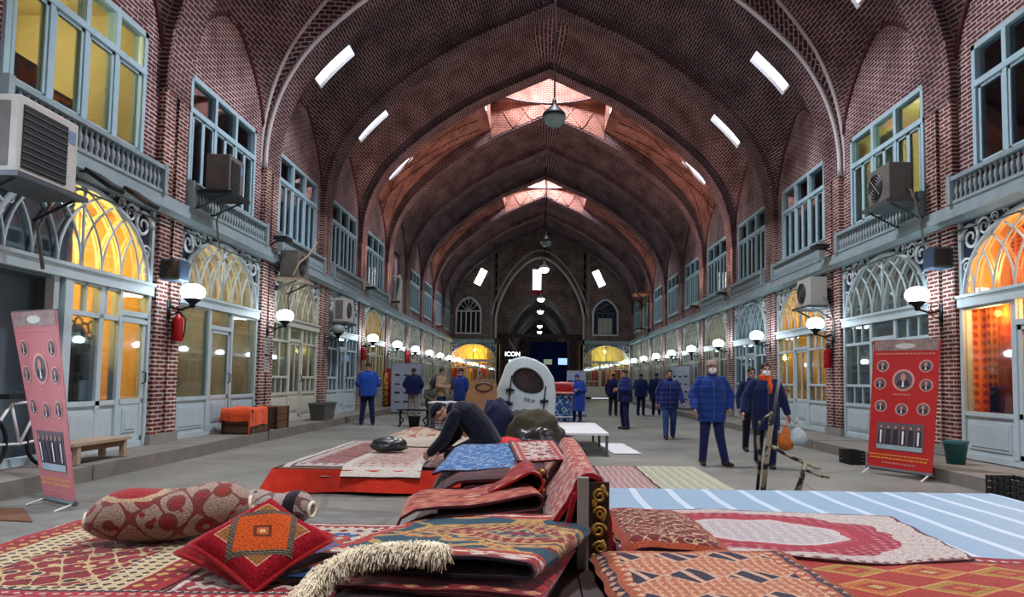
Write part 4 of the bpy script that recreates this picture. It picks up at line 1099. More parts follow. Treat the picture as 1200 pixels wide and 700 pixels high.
m = MB(); m.tube([(0, -.48, 2.22), (0, .48, 2.22)], .03, 6); m.build('hanging_rod', M['wood'], o)
# sign boxes at the passage
def sign(label, x, y, z, w, h, face, txt=None, ts=.3):
    o = thing('sign_board', label, 'sign', (x, y, z))
    m = MB(); m.box(-w/2, w/2, 0, .12, 0, h); m.build('sign_case', M['dark'], o)
    m = MB(); m.box(-w/2+.04, w/2-.04, -.01, 0, .04, h-.04); m.build('sign_face', face, o)
    if txt:
        c = bpy.data.curves.new('lettering', 'FONT'); c.body = txt; c.size = ts; c.extrude = .01; c.align_x = 'CENTER'; c.align_y = 'CENTER'
        t = bpy.data.objects.new('lettering', c); COL.objects.link(t); me = bpy.data.meshes.new_from_object(t.evaluated_get(bpy.context.evaluated_depsgraph_get())); bpy.data.objects.remove(t)
        me.materials.append(emit('letter_light', '#f2f6ff', 4.0)); put('lettering', me, o, (0, -.02, h/2), (PI/2, 0, 0))
    return o
sign('dark sign with white lit capital letters over the passage mouth', -1.95, YE+1.2, 3.15, 1.25, .55, M['dark'], 'ICON', .48)
sign('small pale lit sign below the lettered one at the passage', -1.95, YE+1.2, 2.75, .7, .3, emit('sign_face', '#cfe3c8', 1.0))
sign('dim greenish sign at the middle of the dark passage', .85, YE+2.6, 2.65, .75, .5, emit('sign_face_green', '#7f8f78', .7))
sign('pale blue lit sign right of the middle in the dark passage', 2.05, YE+2.6, 2.65, .8, .6, emit('sign_face_blue', '#8fb4e8', 1.4))
o = thing('passage_curtain', 'dark blue curtain hanging across the far passage', 'curtain', (.9, YE+2.9, 0))
m = MB(); m.grid(lambda u, v: (-1.5+3.0*u, .08*math.sin(u*60), .1+4.4*v), 90, 1); m.build('drape', cloth('blue_curtain', '#15296a'), o, True, fixn=False)
m = MB(); m.tube([(-1.6, 0, 4.52), (1.6, 0, 4.52)], .04, 6); m.build('rod', M['iron'], o)
# timber balcony box on the right wall
o = thing('hanging_shelf', 'brown wooden plank shelf with a green shutter on the distant right wall', 'shelf', (WR, 44.0, 5.0), -PI/2)
m = MB(); m.box(-.9, .9, -1.1, 0, 2.0, 2.15); m.build('plank', M['wood'], o); m = MB(); m.box(-.9, .9, -1.0, 0, -.3, -.2); m.build('plank', M['wood_dark'], o)
m = MB(); m.box(-.7, .3, -.3, -.2, -.2, 2.0); m.build('shutter', plain('shutter_green', '#4d6f68', .6), o)
for zz in (2.0,): m = MB(); m.tube([(-.8, -1.0, zz), (-.8, 0, zz-.8)], .04, 4); m.tube([(.8, -1.0, zz), (.8, 0, zz-.8)], .04, 4); m.build('brace', M['wood_dark'], o)
# ------------------------------------------------------------------ carpets
def carpet(name, w, h, field, m1, m2, bands, style='flower', k=7.0, med=None, rough=.95, wob=.03):
    """woven pattern from UV: field with motifs, optional medallion rings, nested borders.
    bands: (width from the edge, ground, motif, motif frequency) from the innermost outwards"""
    m, nt, b = base(name, field, rough, 0, .1); b.inputs['Sheen Weight'].default_value = .2
    tc = nt.nodes.new('ShaderNodeTexCoord'); mp = nt.nodes.new('ShaderNodeMapping'); mp.inputs['Scale'].default_value = (w, h, 1)
    nt.links.new(tc.outputs['UV'], mp.inputs[0])
    nz = noise(nt, 5, 3, mp.outputs[0]); nz2 = noise(nt, 90, 2, mp.outputs[0])
    sp = nt.nodes.new('ShaderNodeSeparateXYZ'); nt.links.new(mp.outputs[0], sp.inputs[0])
    X = E(nt, sp.outputs[0])+(E(nt, nz.outputs[0])-.5)*wob; Y = E(nt, sp.outputs[1])+(E(nt, nz.outputs[0])-.5)*wob
    e = X.mn((X*-1.0)+w).mn(Y.mn((Y*-1.0)+h))
    c = rgb(field)
    if style == 'flower':
        v = nt.nodes.new('ShaderNodeTexVoronoi'); v.inputs['Scale'].default_value = k; v.inputs['Randomness'].default_value = .55; nt.links.new(mp.outputs[0], v.inputs[0])
        D = E(nt, v.outputs['Distance'])
        v2 = nt.nodes.new('ShaderNodeTexVoronoi'); v2.inputs['Scale'].default_value = k*1.9; nt.links.new(mp.outputs[0], v2.inputs[0])
        vine = (((X*(k*4.1)).sin()+(Y*(k*3.3)+(X*k).sin()*1.5).sin()).abs()).lt(.22)
        c = mixc(nt, vine, c, rgb(m1))
        c = mixc(nt, E(nt, v2.outputs['Distance']).lt(.22), c, rgb(m2))
        c = mixc(nt, D.lt(.40), c, rgb(m1)); c = mixc(nt, D.lt(.28), c, rgb(m2)); c = mixc(nt, D.lt(.13), c, rgb(field))
    elif style == 'diamond':
        a = ((X*k).fr()-.5).abs(); d = a*.9+((Y*(k*1.35)).fr()-.5).abs()
        alt = (((X*k).fl()+(Y*(k*1.35)).fl())*.5).fr().gt(.25)
        c = mixc(nt, d.lt(.47), c, rgb('#d9a45c')); c = mixc(nt, d.lt(.41), c, mixc(nt, alt, rgb(m1), rgb(m2))); c = mixc(nt, d.lt(.25), c, rgb(field)); c = mixc(nt, d.lt(.12), c, mixc(nt, alt, rgb(m2), rgb('#c9b26a')))
    elif style == 'hooks':
        a = (X*k).fr(); q = (Y*(k*.8)).fr(); z = ((a-.5).abs()*.7+(q-.5).abs())
        st = ((X*(k*6)).fr()+((Y*(k*5)).fr()-.5).abs()).lt(.62)
        c = mixc(nt, st, c, rgb(m1)); c = mixc(nt, z.lt(.36), c, rgb('#e0b596')); c = mixc(nt, z.lt(.31)*((X*(k*2.5)+Y*(k*1.2)).fr().lt(.7)), c, rgb(m2))
    elif style == 'stripe':
        s = (X*k).fr(); c = mixc(nt, s.lt(.5), c, rgb(m1)); c = mixc(nt, s.gt(.82), c, rgb(m2))
    elif style == 'shag':
        n = noise(nt, k, 5, mp.outputs[0], .7); c = ramp(nt, n.outputs[0], [(.3, m2), (.48, field), (.7, m1)])
    if med:
        cx, cy, a, bb, rings, kind = med
        dx, dy = ((X-cx)*(1/a)).abs(), ((Y-cy)*(1/bb)).abs()
        D = (dx*dx+dy*dy).pw(.5) if kind == 'oval' else (dx+dy)
        D = D+((dx*9).sin()*(dy*9).sin())*.05
        for t, colr, mot in rings:
            mc = rgb(colr)
            if mot:
                q = ((dx*11).fr()-.5).abs()+((dy*11).fr()-.5).abs(); mc = mixc(nt, q.lt(.33), rgb(colr), rgb(mot))
            c = mixc(nt, D.lt(t), c, mc)
    for wd, g, mo, fq in bands:
        bc = rgb(g)
        if mo:
            q = ((X*fq).fr()-.5).abs()+((Y*fq).fr()-.5).abs(); bc = mixc(nt, q.lt(.34), rgb(g), rgb(mo))
        c = mixc(nt, e.lt(wd), c, bc)
    c = mixc(nt, 1.0, c, ramp(nt, nz2.outputs[0], [(.25, '#8e8888'), (.75, '#ffffff')]), 'MULTIPLY')
    nt.links.new(c, b.inputs['Base Color'])
    bump(nt, b, E(nt, nz2.outputs[0])+E(nt, nz.outputs[0])*.6, .5, .012)
    return m
def fringe(parent, pts, out, n, L=.06, mat='cream_wool', droop=.02):
    """tassels along a line, one part"""
    m = MB(); rnd = random.Random(n)
    A, B = Vector(pts[0]), Vector(pts[1]); o = Vector(out).normalized()
    for i in range(n):
        p = A.lerp(B, (i+.5)/n); q = p+o*L*rnd.uniform(.7, 1.1)+Vector((rnd.uniform(-.01, .01), rnd.uniform(-.01, .01), -droop))
        m.tube([p, (p+q)/2+Vector((0, 0, .004)), q], [.006, .005, .002], 3)
    f = m.build('fringe', M[mat], parent); f['kind'] = 'stuff'; return f
M['cream_wool'] = cloth('cream_wool', '#efe5c8', var=.12)
M['back_dark'] = cloth('back_dark', '#2c1f2a'); M['back_red'] = cloth('back_red', '#9c1a1f'); M['back_maroon'] = cloth('back_maroon', '#4a1a20')
def flat_rug(label, x, y, w, h, rz, z, mat, th=.014, amp=.006, ends=True, cat='rug', back='back_maroon', seed=0, fn=None):
    o = thing('rug', label, cat, (x, y, z), rz)
    f = fn or (lambda u, v: (0, 0, 0))
    def g(u, v):
        a, b_, c_ = f(u, v); X, Y = -w/2+w*u, -h/2+h*v
        return (X+a+.008*math.sin(v*23+seed), Y+b_+.008*math.sin(u*19+seed), th+c_+amp*(1+mnoise.noise((X*2.3+seed, Y*2.3, seed))))
    m = MB(); m.slab(g, 28, 28, th, 0, 1); m.build('pile', [mat, M[back]], o, True)
    if ends:
        fringe(o, ((-w/2, -h/2, .012), (-w/2, h/2, .012)), (-1, 0, 0), int(h*55)); fringe(o, ((w/2, -h/2, .012), (w/2, h/2, .012)), (1, 0, 0), int(h*55))
    return o
# platforms of planks under the goods
def platform(label, x0, x1, y0, y1, z, n, pm='wood'):
    o = thing('display_platform', label, 'platform', ((x0+x1)/2, (y0+y1)/2, 0)); W, H = x1-x0, y1-y0
    for i in range(n): m = MB(); m.box(-W/2+W*i/n+.004, -W/2+W*(i+1)/n-.004, -H/2, H/2, z-.03, z); m.build('plank', M[pm], o)
    for sx in (-1, 1):
        for sy in (-1, 1): m = MB(); X, Y = sx*(W/2-.06), sy*(H/2-.06); m.box(X-.04, X+.04, Y-.04, Y+.04, 0, z-.03); m.build('leg', M['wood_dark'], o)
    for sy in (-1, 1): m = MB(); m.box(-W/2, W/2, sy*(H/2-.02)-.015, sy*(H/2-.02)+.015, z-.13, z-.03); m.build('apron', M['wood_dark'], o)
    return o
platform('wooden platform under the red rugs at the lower left', -3.38, -.98, 2.7, 5.12, .3, 10)
platform('wooden platform under the stacked folded rugs at the centre', -.95, .42, 2.9, 6.9, .3, 8, 'wood_dark')
platform('wooden platform under the striped blue sheet at the lower right', .46, 4.6, 2.7, 7.05, .3, 14)
platform('wooden platform behind with the red skirt and pale rugs', -3.12, .25, 8.3, 11.7, .3, 12)

C = {}
C['left'] = carpet('carpet_left', 1.5, 2.0, '#97232b', '#dcc48c', '#2c2a3a', [(.42, '#e0cf9f', '#3b2a3a', 14), (.2, '#9c1d25', '#d8b45f', 10), (.06, '#b2202a', None, 1)], 'flower', 8)
C['front'] = carpet('carpet_front', 2.4, .8, '#b03a42', '#c98f86', '#8c2430', [(.12, '#c22b35', '#d8cdb8', 16), (.04, '#3a2732', '#d8cdb8', 22)], 'flower', 5)
C['blue'] = carpet('carpet_blue', .85, 1.35, '#2e6aa6', '#c4553c', '#c9d3de', [(.24, '#ddd3bd', '#7b3a3c', 9), (.11, '#a8363a', '#ead9c0', 14), (.05, '#e3d7c6', None, 1), (.02, '#7a1e26', None, 1)], 'flower', 4.5)
C['teal'] = carpet('carpet_teal', 1.25, 1.15, '#1d5060', '#c9a35a', '#7e2328', [(.17, '#b9382f', '#e6d6c2', 13), (.12, '#e3cdb2', '#8c2a2a', 20), (.09, '#a92f2b', '#e6d6c2', 9), (.03, '#5d1d22', None, 1)], 'flower', 3.2,
                   (.62, .56, .46, .36, [(1.0, '#d0a45c', '#8c2429'), (.80, '#1d5060', None), (.74, '#d2aa63', None), (.66, '#8f2a2c', '#e0bf7d'), (.36, '#d2aa63', None), (.30, '#1d5060', '#d8c08a'), (.14, '#8c2429', None)], 'diamond'), wob=.16)
C['salmon'] = carpet('carpet_salmon', 1.1, .9, '#c4694c', '#8a2c2b', '#e3a98a', [(.12, '#b24a35', '#e2b79a', 12), (.04, '#7c2424', None, 1)], 'flower', 6)
C['redfold'] = carpet('carpet_redfold', 1.0, .8, '#b3242a', '#6d1a20', '#d26a4e', [(.1, '#8f1c24', '#d8a070', 12)], 'flower', 7)
C['brown'] = carpet('carpet_brown', 1.0, .8, '#4e2b2c', '#6b3a35', '#35202a', [(.06, '#3a2024', None, 1)], 'flower', 9)
C['bluewhite'] = carpet('carpet_bluewhite', .9, 1.2, '#3f78b4', '#8fb4d6', '#274c7c', [(.02, '#38284a', None, 1)], 'flower', 8)
C['creamstrip'] = carpet('carpet_cream_end', .5, .9, '#d9cfc0', '#a83c3c', '#473447', [(.1, '#b44a48', '#e8dcc8', 14), (.03, '#7d2430', None, 1)], 'flower', 9)
C['hung'] = carpet('carpet_hung', 1.6, 2.6, '#bf4a4a', '#e1c3a4', '#8a2730', [(.25, '#b8383c', '#dcc0a8', 11), (.1, '#c9a088', '#8a2730', 16), (.03, '#b01f24', None, 1)], 'flower', 8)
C['geo'] = carpet('carpet_geo', 1.15, 1.2, '#c47a54', '#e2b08c', '#2d2a3e', [(.14, '#b8633f', '#e2b892', 12), (.07, '#3c3446', '#d9a583', 12), (.03, '#a4522f', None, 1)], 'hooks', 3.2)
C['diamond'] = carpet('carpet_diamond', 1.9, 1.4, '#b5382a', '#b38a35', '#c9772f', [(.05, '#8f2a24', None, 1)], 'diamond', 2.3)
C['medal'] = carpet('carpet_medallion', 2.3, 1.45, '#d6ccc0', '#e4ddd2', '#a8626a', [(.06, '#d8cdbd', '#8a4a50', 12), (.02, '#6d3038', None, 1)], 'shag', 22,
                    (1.05, .72, 1.0, .62, [(.98, '#ac2c3e', '#cf8288'), (.80, '#b42f40', None), (.66, '#c7525e', '#ac2c3e'), (.58, '#dcd6d0', None), (.50, '#c9c2be', '#e4e0dc')], 'oval'), wob=.12)
C['floral'] = carpet('carpet_floral', .7, 1.2, '#7d2a2c', '#d6b48a', '#3a2430', [(.05, '#b2502f', None, 1)], 'flower', 12)
C['navywhite'] = carpet('carpet_navy', 1.4, 1.2, '#8e2630', '#d9cdbd', '#2a2f55', [(.3, '#2a3160', '#d8d3c8', 9), (.12, '#b2323a', '#e2d8c6', 14), (.05, '#9c2028', None, 1)], 'flower', 8)
def sheet_mat():
    m, nt, b = base('striped_sheet', '#8fb8d8', .55, 0, .35)
    tc = nt.nodes.new('ShaderNodeTexCoord'); sp = nt.nodes.new('ShaderNodeSeparateXYZ'); nt.links.new(tc.outputs['UV'], sp.inputs[0])
    X = E(nt, sp.outputs[0])*4.35; s = (X*2.55).fr(); s2 = (X*20.4).fr()
    n = noise(nt, 3, 3, tc.outputs['Object'])
    c = mixc(nt, s2.lt(.5), rgb('#839fb2'), rgb('#88a4b6')); c = mixc(nt, s.lt(.19), c, rgb('#b6c8d2'))
    nt.links.new(c, b.inputs['Base Color']); bump(nt, b, n.outputs[0], .4, .05); return m
C['sheet'] = sheet_mat()
C['m1'] = carpet('carpet_pale_a', 1.0, 3.2, '#8a4a4a', '#b98b80', '#5c3a40', [(.26, '#cdc8ba', '#9d8080', 7), (.13, '#4a4048', None, 1), (.09, '#d3d0c6', None, 1)], 'flower', 6)
C['m2'] = carpet('carpet_pale_b', 1.0, 3.0, '#c9b3a4', '#a0605c', '#d9cdbb', [(.22, '#cbbcae', '#9c6a66', 7), (.10, '#ddd6c8', None, 1)], 'flower', 6)
C['m3'] = carpet('carpet_pale_c', .7, 2.4, '#7a4648', '#c3a598', '#3b3038', [(.1, '#b59a90', '#5e3a40', 10), (.03, '#2b2830', None, 1)], 'flower', 7)
C['m4'] = carpet('carpet_shag', 1.0, 2.2, '#cfc6b8', '#e0d9cc', '#9c8c82', [(.08, '#ddd6c6', None, 1)], 'shag', 12)
C['mound'] = carpet('carpet_mound', 1.5, 1.3, '#c9bca2', '#b5565a', '#9c8f62', [(.16, '#d6cdb9', None, 1)], 'flower', 4)
C['fl1'] = carpet('carpet_floor_pink', .9, 2.6, '#c4a6a2', '#b28c8c', '#d3c4ba', [(.05, '#3a3036', None, 1)], 'stripe', 9)
C['fl2'] = carpet('carpet_floor_green', .9, 2.6, '#c3c8ac', '#b2bf9e', '#d8d8c6', [(.03, '#c9cbb4', None, 1)], 'stripe', 7)

# lower left
flat_rug('red rug with cream and yellow flowers at the lower left, under the bolsters', -2.62, 4.12, 1.5, 2.0, 0, .3, C['left'], seed=1)
flat_rug('rug with cream border and blue field between the red cushion and the teal rug', -1.42, 4.26, .85, 1.7, 0, .302, C['blue'], seed=2, ends=False)
flat_rug('pale and crimson striped rug along the bottom left corner', -2.2, 3.12, 2.35, .62, 0, .318, C['front'], seed=3, ends=False)
def bolster(label, A, B, r, mat, end='cream_wool'):
    A, B = Vector(A), Vector(B); o = thing('bolster', label, 'cushion', (A+B)/2); d = B-A; L = d.length
    rot = d.to_track_quat('X', 'Z').to_matrix().to_4x4(); m = MB()
    def g(u, v):
        t = 2*u-1; rr = r*(1-abs(t)**3.2)**.5*(1+.10*mnoise.noise((u*4, math.cos(v*2*PI)*.8, r*9)))+.002
        return rot @ Vector((t*L/2, rr*math.cos(2*PI*v)*1.1, rr*math.sin(2*PI*v)*.92+.015*math.sin(u*9)))
    m.grid(g, 30, 20); m.build('cover', mat, o, True, fixn=False)
    for s in (-1, 1):
        mm = MB(); mm.tube([rot @ Vector((s*L/2*.97, .06*math.cos(a*PI/6), .05*math.sin(a*PI/6))) for a in range(12)], .012, 5, True); mm.build('seam', M[end], o, True)
    return o
C['bol1'] = carpet('bolster_floral', 1.0, 1.0, '#b8a08c', '#8f4a42', '#a83a35', [], 'flower', 6, (.3, .25, .2, .14, [(1.0, '#d4b78f', None), (.8, '#b2302f', None)], 'oval'))
C['bol2'] = carpet('bolster_striped', .8, .8, '#b9ab9f', '#7d5a52', '#3a3038', [], 'flower', 5, (.62, .25, .06, .3, [(1.0, '#26222a', None)], 'oval'))
bolster('long plump floral bolster with a red spot lying on the left rug', (-2.86, 4.40, .46), (-1.9, 4.66, .54), .185, C['bol1'])
bolster('smaller bolster with a dark stripe behind the red cushions', (-2.12, 4.9, .46), (-1.56, 4.86, .47), .14, C['bol2'])
def cushion_mat(dark):
    m, nt, b = base('kilim_cushion', '#9c1f28', .95, 0, .1); tc = nt.nodes.new('ShaderNodeTexCoord'); sp = nt.nodes.new('ShaderNodeSeparateXYZ'); nt.links.new(tc.outputs['UV'], sp.inputs[0])
    x, y = (E(nt, sp.outputs[0])-.5)*2.0, (E(nt, sp.outputs[1])-.5)*2.0; mxx = x.abs().mx(y.abs()); n = noise(nt, 40, 2, tc.outputs['UV']); dm = x.abs()+y.abs()
    c = rgb('#a11c28'); c = mixc(nt, mxx.lt(.70), c, rgb('#d9a08c')); c = mixc(nt, mxx.lt(.67), c, rgb('#9c6a38') if not dark else rgb('#a8323a'))
    c = mixc(nt, dm.lt(.98), c, mixc(nt, ((x*14).fr()+(y*14).fr()*.7).fr().gt(.5), rgb('#3c3a38'), rgb('#85765e')))
    c = mixc(nt, dm.lt(.78), c, rgb('#cf5a24')); D = (x.abs()+y.abs()*.8); c = mixc(nt, D.lt(.24), c, rgb('#6d3a28')); c = mixc(nt, D.lt(.15), c, rgb('#c9692f')); c = mixc(nt, D.lt(.07), c, rgb('#e0c08c'))
    c = mixc(nt, 1.0, c, ramp(nt, n.outputs[0], [(.3, '#a8a0a0'), (.7, '#ffffff')]), 'MULTIPLY'); nt.links.new(c, b.inputs['Base Color']); bump(nt, b, n.outputs[0], .5, .01); return m
C['cushion'] = cushion_mat(False)
def cushion(label, loc, rot, side, th, mat):
    o = thing('cushion', label, 'cushion', loc, rot=rot)
    for s in (1, -1):
        def g(u, v):
            x, y = 2*u-1, 2*v-1; q = max(0, (1-x**4)*(1-y**4)); pin = 1-.06*(1-abs(x*y))
            return (x*side/2*(1-.07*(1-y*y)*abs(x)), y*side/2*(1-.07*(1-x*x)*abs(y)), s*th*(q**.45)*(1+.12*mnoise.noise((x*2, y*2, side+s))))
        m = MB(); m.grid(g, 26, 26); m.build('cover', mat if s > 0 else M['back_red'], o, True)
    m = MB(); pts = []
    for i in range(40):
        t = i/10; k = int(t); f = 2*(t-k)-1
        x, y = [(f, -1), (1, f), (-f, 1), (-1, -f)][k]; pts.append((x*side/2*(1-.07*(1-y*y)*abs(x)), y*side/2*(1-.07*(1-x*x)*abs(y)), 0))
    m.tube(pts, .014, 6, True); m.build('piping', M['back_red'], o, True)
    return o
cushion('front red kilim cushion with an orange diamond, on the lower left rug', (-1.46, 3.73, .505), (Matrix.Rotation(math.radians(16), 4, 'Z') @ Matrix.Rotation(math.radians(30), 4, 'X') @ Matrix.Rotation(math.radians(44), 4, 'Z')).to_euler(), .50, .085, C['cushion'])
cushion('plain backed red cushion half hidden under the orange diamond cushion', (-1.58, 3.93, .45), (Matrix.Rotation(math.radians(16), 4, 'Z') @ Matrix.Rotation(math.radians(22), 4, 'X') @ Matrix.Rotation(math.radians(-4), 4, 'Y') @ Matrix.Rotation(math.radians(46), 4, 'Z')).to_euler(), .58, .085, M['back_red'])

# folded rugs on the centre platform
def resample(P, n):
    P = [Vector(p) for p in P]; L = [0]
    for a, b in zip(P, P[1:]): L.append(L[-1]+(b-a).length)
    out = []
    for i in range(n+1):
        t = L[-1]*i/n; j = max(q for q in range(len(L)) if L[q] <= t+1e-9); j = min(j, len(P)-2)
        f = (t-L[j])/max(1e-9, L[j+1]-L[j]); out.append(P[j].lerp(P[j+1], f))
    return out, L[-1]
def arc(cx, cz, r, a0, a1, n=8): return [(cx+r*math.cos(math.radians(a0+(a1-a0)*i/n)), cz+r*math.sin(math.radians(a0+(a1-a0)*i/n))) for i in range(n+1)]
def folded(label, loc, rz, path, width, mat, back, th=.016, n=70, wave=.012, taper=0.0, cat='rug', rot=None, skew=0.0, seed=1.0, name='folded_rug'):
    """sheet swept along a path in the local xz plane, extruded along local y"""
    pts, L = resample([(p[0], 0, p[1]) for p in path], n)
    o = thing(name, label, cat, loc, rz, rot=rot)
    def g(u, v):
        f = u*n; i = min(int(f), n-1); p = pts[i].lerp(pts[i+1], f-i)
        return (p.x*(1+taper*(v-.5))+skew*(v-.5), (v-.5)*width+.012*math.sin(u*9+seed), p.z+wave*mnoise.noise((p.x*3+seed, v*3, p.z*2)))
    m = MB(); m.slab(g, n, 10, th, 0, 1); m.build('pile', [mat, back], o, True)
    return o
S = lambda *a: [q for b in a for q in b]
folded('dark folded rug lowest of the centre stack, under the teal rug', (-.33, 3.62, .305), -.18, S([(-.55, .06)], arc(.42, .04, .02, 90, -90), [(-.55, .02)]), .9, C['brown'], M['back_dark'])
folded('teal rug with gold and red medallion folded over, nearest the viewer', (-.42, 3.92, .475), -.26, S([(-.70, -.08), (-.5, .03), (0, .075)], [(.35, .085), (.55, .075)], arc(.6, .03, .045, 90, -90), [(.4, -.02), (-.1, -.025)]), 1.12, C['teal'], M['back_dark'], skew=.12, seed=2.)
folded('thin maroon rug with a pale edge layered beneath the teal fold', (-.36, 3.72, .405), -.22, S([(-.5, .0), (.3, .02)], arc(.5, .0, .018, 90, -90), [(-.2, -.012)]), .95, C['redfold'], M['back_maroon'], seed=3.)
folded('salmon rug with maroon motifs lying behind the teal rug', (-.46, 4.74, .555), .12, S([(-.50, -.19), (-.43, -.02), (-.34, .03), (0, .05), (.3, .10)], arc(.42, .06, .06, 90, -90), [(.1, -.02), (-.2, -.04)]), .75, C['salmon'], M['back_maroon'], seed=4.)
folded('bright red rug rolled at its right end, under the brown folds', (-.33, 5.02, .61), .10, S([(-.42, -.08), (-.1, -.02), (.15, .10)], arc(.28, .08, .085, 110, -90), [(.0, -.04), (-.4, -.10)]), .62, C['redfold'], M['back_red'], seed=5.)
folded('brown rug in several open folds in the middle of the stack', (-.30, 5.46, .49), .06, S([(-.52, .02), (-.44, .12)], [(-.30, .20)], [(.30, .25)], arc(.34, .21, .04, 90, -90), [(-.22, .14)], arc(-.22, .105, .035, 90, 270), [(.28, .10)], arc(.30, .06, .04, 90, -90), [(-.3, .0)]), .8, C['brown'], M['back_maroon'], th=.022, n=110, seed=6., rot=(.09, 0, .06))
folded('blue patterned rug on top of the brown folds', (-.36, 5.86, .745), .05, S([(-.42, -.03), (-.34, .0), (-.1, .01), (.30, .03)]), 1.0, C['bluewhite'], M['back_dark'], seed=7., skew=.10, rot=(.11, 0, .05))
folded('cream rug end with red stripes lying on the blue rug', (.0, 5.9, .80), .16, [(-.20, .0), (.22, .012)], .8, C['creamstrip'], M['back_maroon'], seed=8., wave=.006, rot=(.11, 0, .14))
folded('dark pleated rug end tucked under the hung rug', (-.05, 4.55, .36), -.1, S([(-.3, .0), (.05, .06)], arc(.1, .03, .03, 90, -90), [(-.25, -.03)]), .5, C['brown'], M['back_maroon'], seed=9.)
# wooden rail with gilt carving, and the rug hung over it
o = thing('carved_rail', 'wooden side rail with gilded carved end panel under the hung rug', 'rail', (.30, 5.5, .3))
m = MB(); m.box(-.03, .03, -1.35, 1.35, .0, .46); m.build('board', M['wood_dark'], o)
m = MB(); m.box(-.05, .015, -1.44, -1.36, 0, .53); b_ = m.build('post', M['stone'], o)
m = MB(); m.box(.02, .14, -1.40, -1.36, 0.0, .50); cp = m.build('carved_panel', M['wood_dark'], o)
for i, (x, z, r, s) in enumerate(((.08, .42, .045, 1), (.085, .32, .04, -1), (.075, .22, .045, 1), (.085, .12, .04, -1), (.08, .05, .03, 1))):
    m = MB(); m.tube([(x+p[0], -1.41, z+p[2]) for p in spiral(r, 1.5, s)], .011, 5); m.build('gilt_scroll', M['gold'], cp, True)
for i in range(6):
    m = MB(); m.ell((.05+.05*(i % 2), -1.41, .06+i*.08), (.018, .012, .03), 8, 6); m.build('gilt_leaf', M['gold'], cp, True)
HP = (lambda q: q[::-1])(S([(.17, .04), (.16, .22), (.12, .40)], arc(.02, .42, .095, 10, 175), [(-.12, .34), (-.20, .22)], arc(-.165, .17, .065, 180, 350, 10), [(-.075, .27), (-.045, .40)]))
folded('pink and red rug hung in a loop over the wooden rail', (.30, 5.45, .335), .0, HP, 2.64, C['hung'], M['back_red'], th=.032, n=90, wave=.02, seed=11., name='hung_rug')
o = thing('gilt_ornament', 'small gilded carved ornament beside the brown folded rug', 'ornament', (.03, 5.02, .585))
m = MB(); m.box(-.05, .05, -.02, .02, 0, .17); m.build('block', M['wood_dark'], o)
for i in range(5): m = MB(); m.ell((.02*(-1)**i, -.028, .02+i*.033), (.026, .018, .022), 8, 6); m.build('gilt_boss', M['gold'], o, True)
# fleece edge
o = thing('sheepskin', 'cream fleece strip curling along the near edge of the teal rug', 'sheepskin', (-.72, 3.33, .525))
ax = [Vector(p) for p in ((-.36, -.22, -.16), (-.28, -.05, -.06), (-.16, .04, .01), (.02, .06, .035), (.18, .04, .045), (.30, -.02, .05))]
ax = resample(ax, 24)[0]
m = MB(); m.tube(ax, [.032+.012*math.sin(i*.5)**2 for i in range(25)], 8); core = m.build('hide', M['cream_wool'], o, True)
m = MB(); rnd = random.Random(5)
for i in range(5200):
    p = ax[rnd.randrange(24)].lerp(ax[min(24, rnd.randrange(25))], 0) if False else ax[rnd.randrange(24)]+Vector((rnd.uniform(-.02, .02), rnd.uniform(-.02, .02), 0))
    d = Vector((rnd.gauss(0, 1), rnd.gauss(0, 1)-.2, rnd.gauss(0, 1)+.1)).normalized(); p = p+d*.026; d = d*rnd.uniform(.02, .045)
    m.tube([p, p+d*.6+Vector((0, 0, -.004)), p+d+Vector((0, -.008, -.025))], [.004, .0035, .0015], 3)
f = m.build('fleece', M['cream_wool'], o); f['kind'] = 'stuff'

# right platform
flat_rug('light blue plastic sheet with white stripes over the right platform', 2.62, 4.95, 4.1, 4.25, 0, .3, C['sheet'], .006, .004, False, 'sheet', 'white', 4)
flat_rug('white and crimson oval medallion rug on the striped sheet', 1.68, 4.92, 2.3, 1.45, -.03, .312, C['medal'], .03, .014, False, seed=5, fn=lambda u, v: (-.25*max(0, u-.6)*(1-v)*1.2, .10*math.sin(u*7)*(1-v)+.06*math.sin(u*5)*v, 0))
flat_rug('orange red rug with rows of yellow diamonds at the bottom right', 2.1, 3.55, 1.9, 1.4, -.05, .318, C['diamond'], .016, .008, False, seed=6)
flat_rug('rug with navy and white border at the right end of the diamond rug', 3.2, 3.75, 1.4, 1.1, -.12, .310, C['navywhite'], .016, .008, False, seed=7)
flat_rug('orange and navy geometric rug with a thick rounded edge, bottom centre right', .93, 3.6, 1.15, 1.2, .06, .335, C['geo'], .06, .012, False, seed=8, fn=lambda u, v: (0, 0, -.05*max(0, 1-u/.12)**2-.05*max(0, (v-.9)/.1)**2))
flat_rug('thick dark red floral rug folded along the left of the medallion rug', .86, 4.72, .66, 1.05, .03, .345, C['floral'], .07, .02, False, seed=9, fn=lambda u, v: (0, .05*math.sin(u*4), -.06*max(0, 1-u/.15)**2-.06*max(0, (u-.75)/.25)**2-.05*max(0, 1-v/.12)**2))
# behind it, on the floor
flat_rug('pink striped rug with dark edge lying on the floor behind the blue sheet', 1.28, 10.0, .72, 2.7, 0, .003, C['fl1'], .012, .004, True, seed=10)
flat_rug('pale green striped rug lying on the floor behind the blue sheet', 2.12, 10.0, .92, 2.7, 0, .003, C['fl2'], .012, .004, True, seed=11)

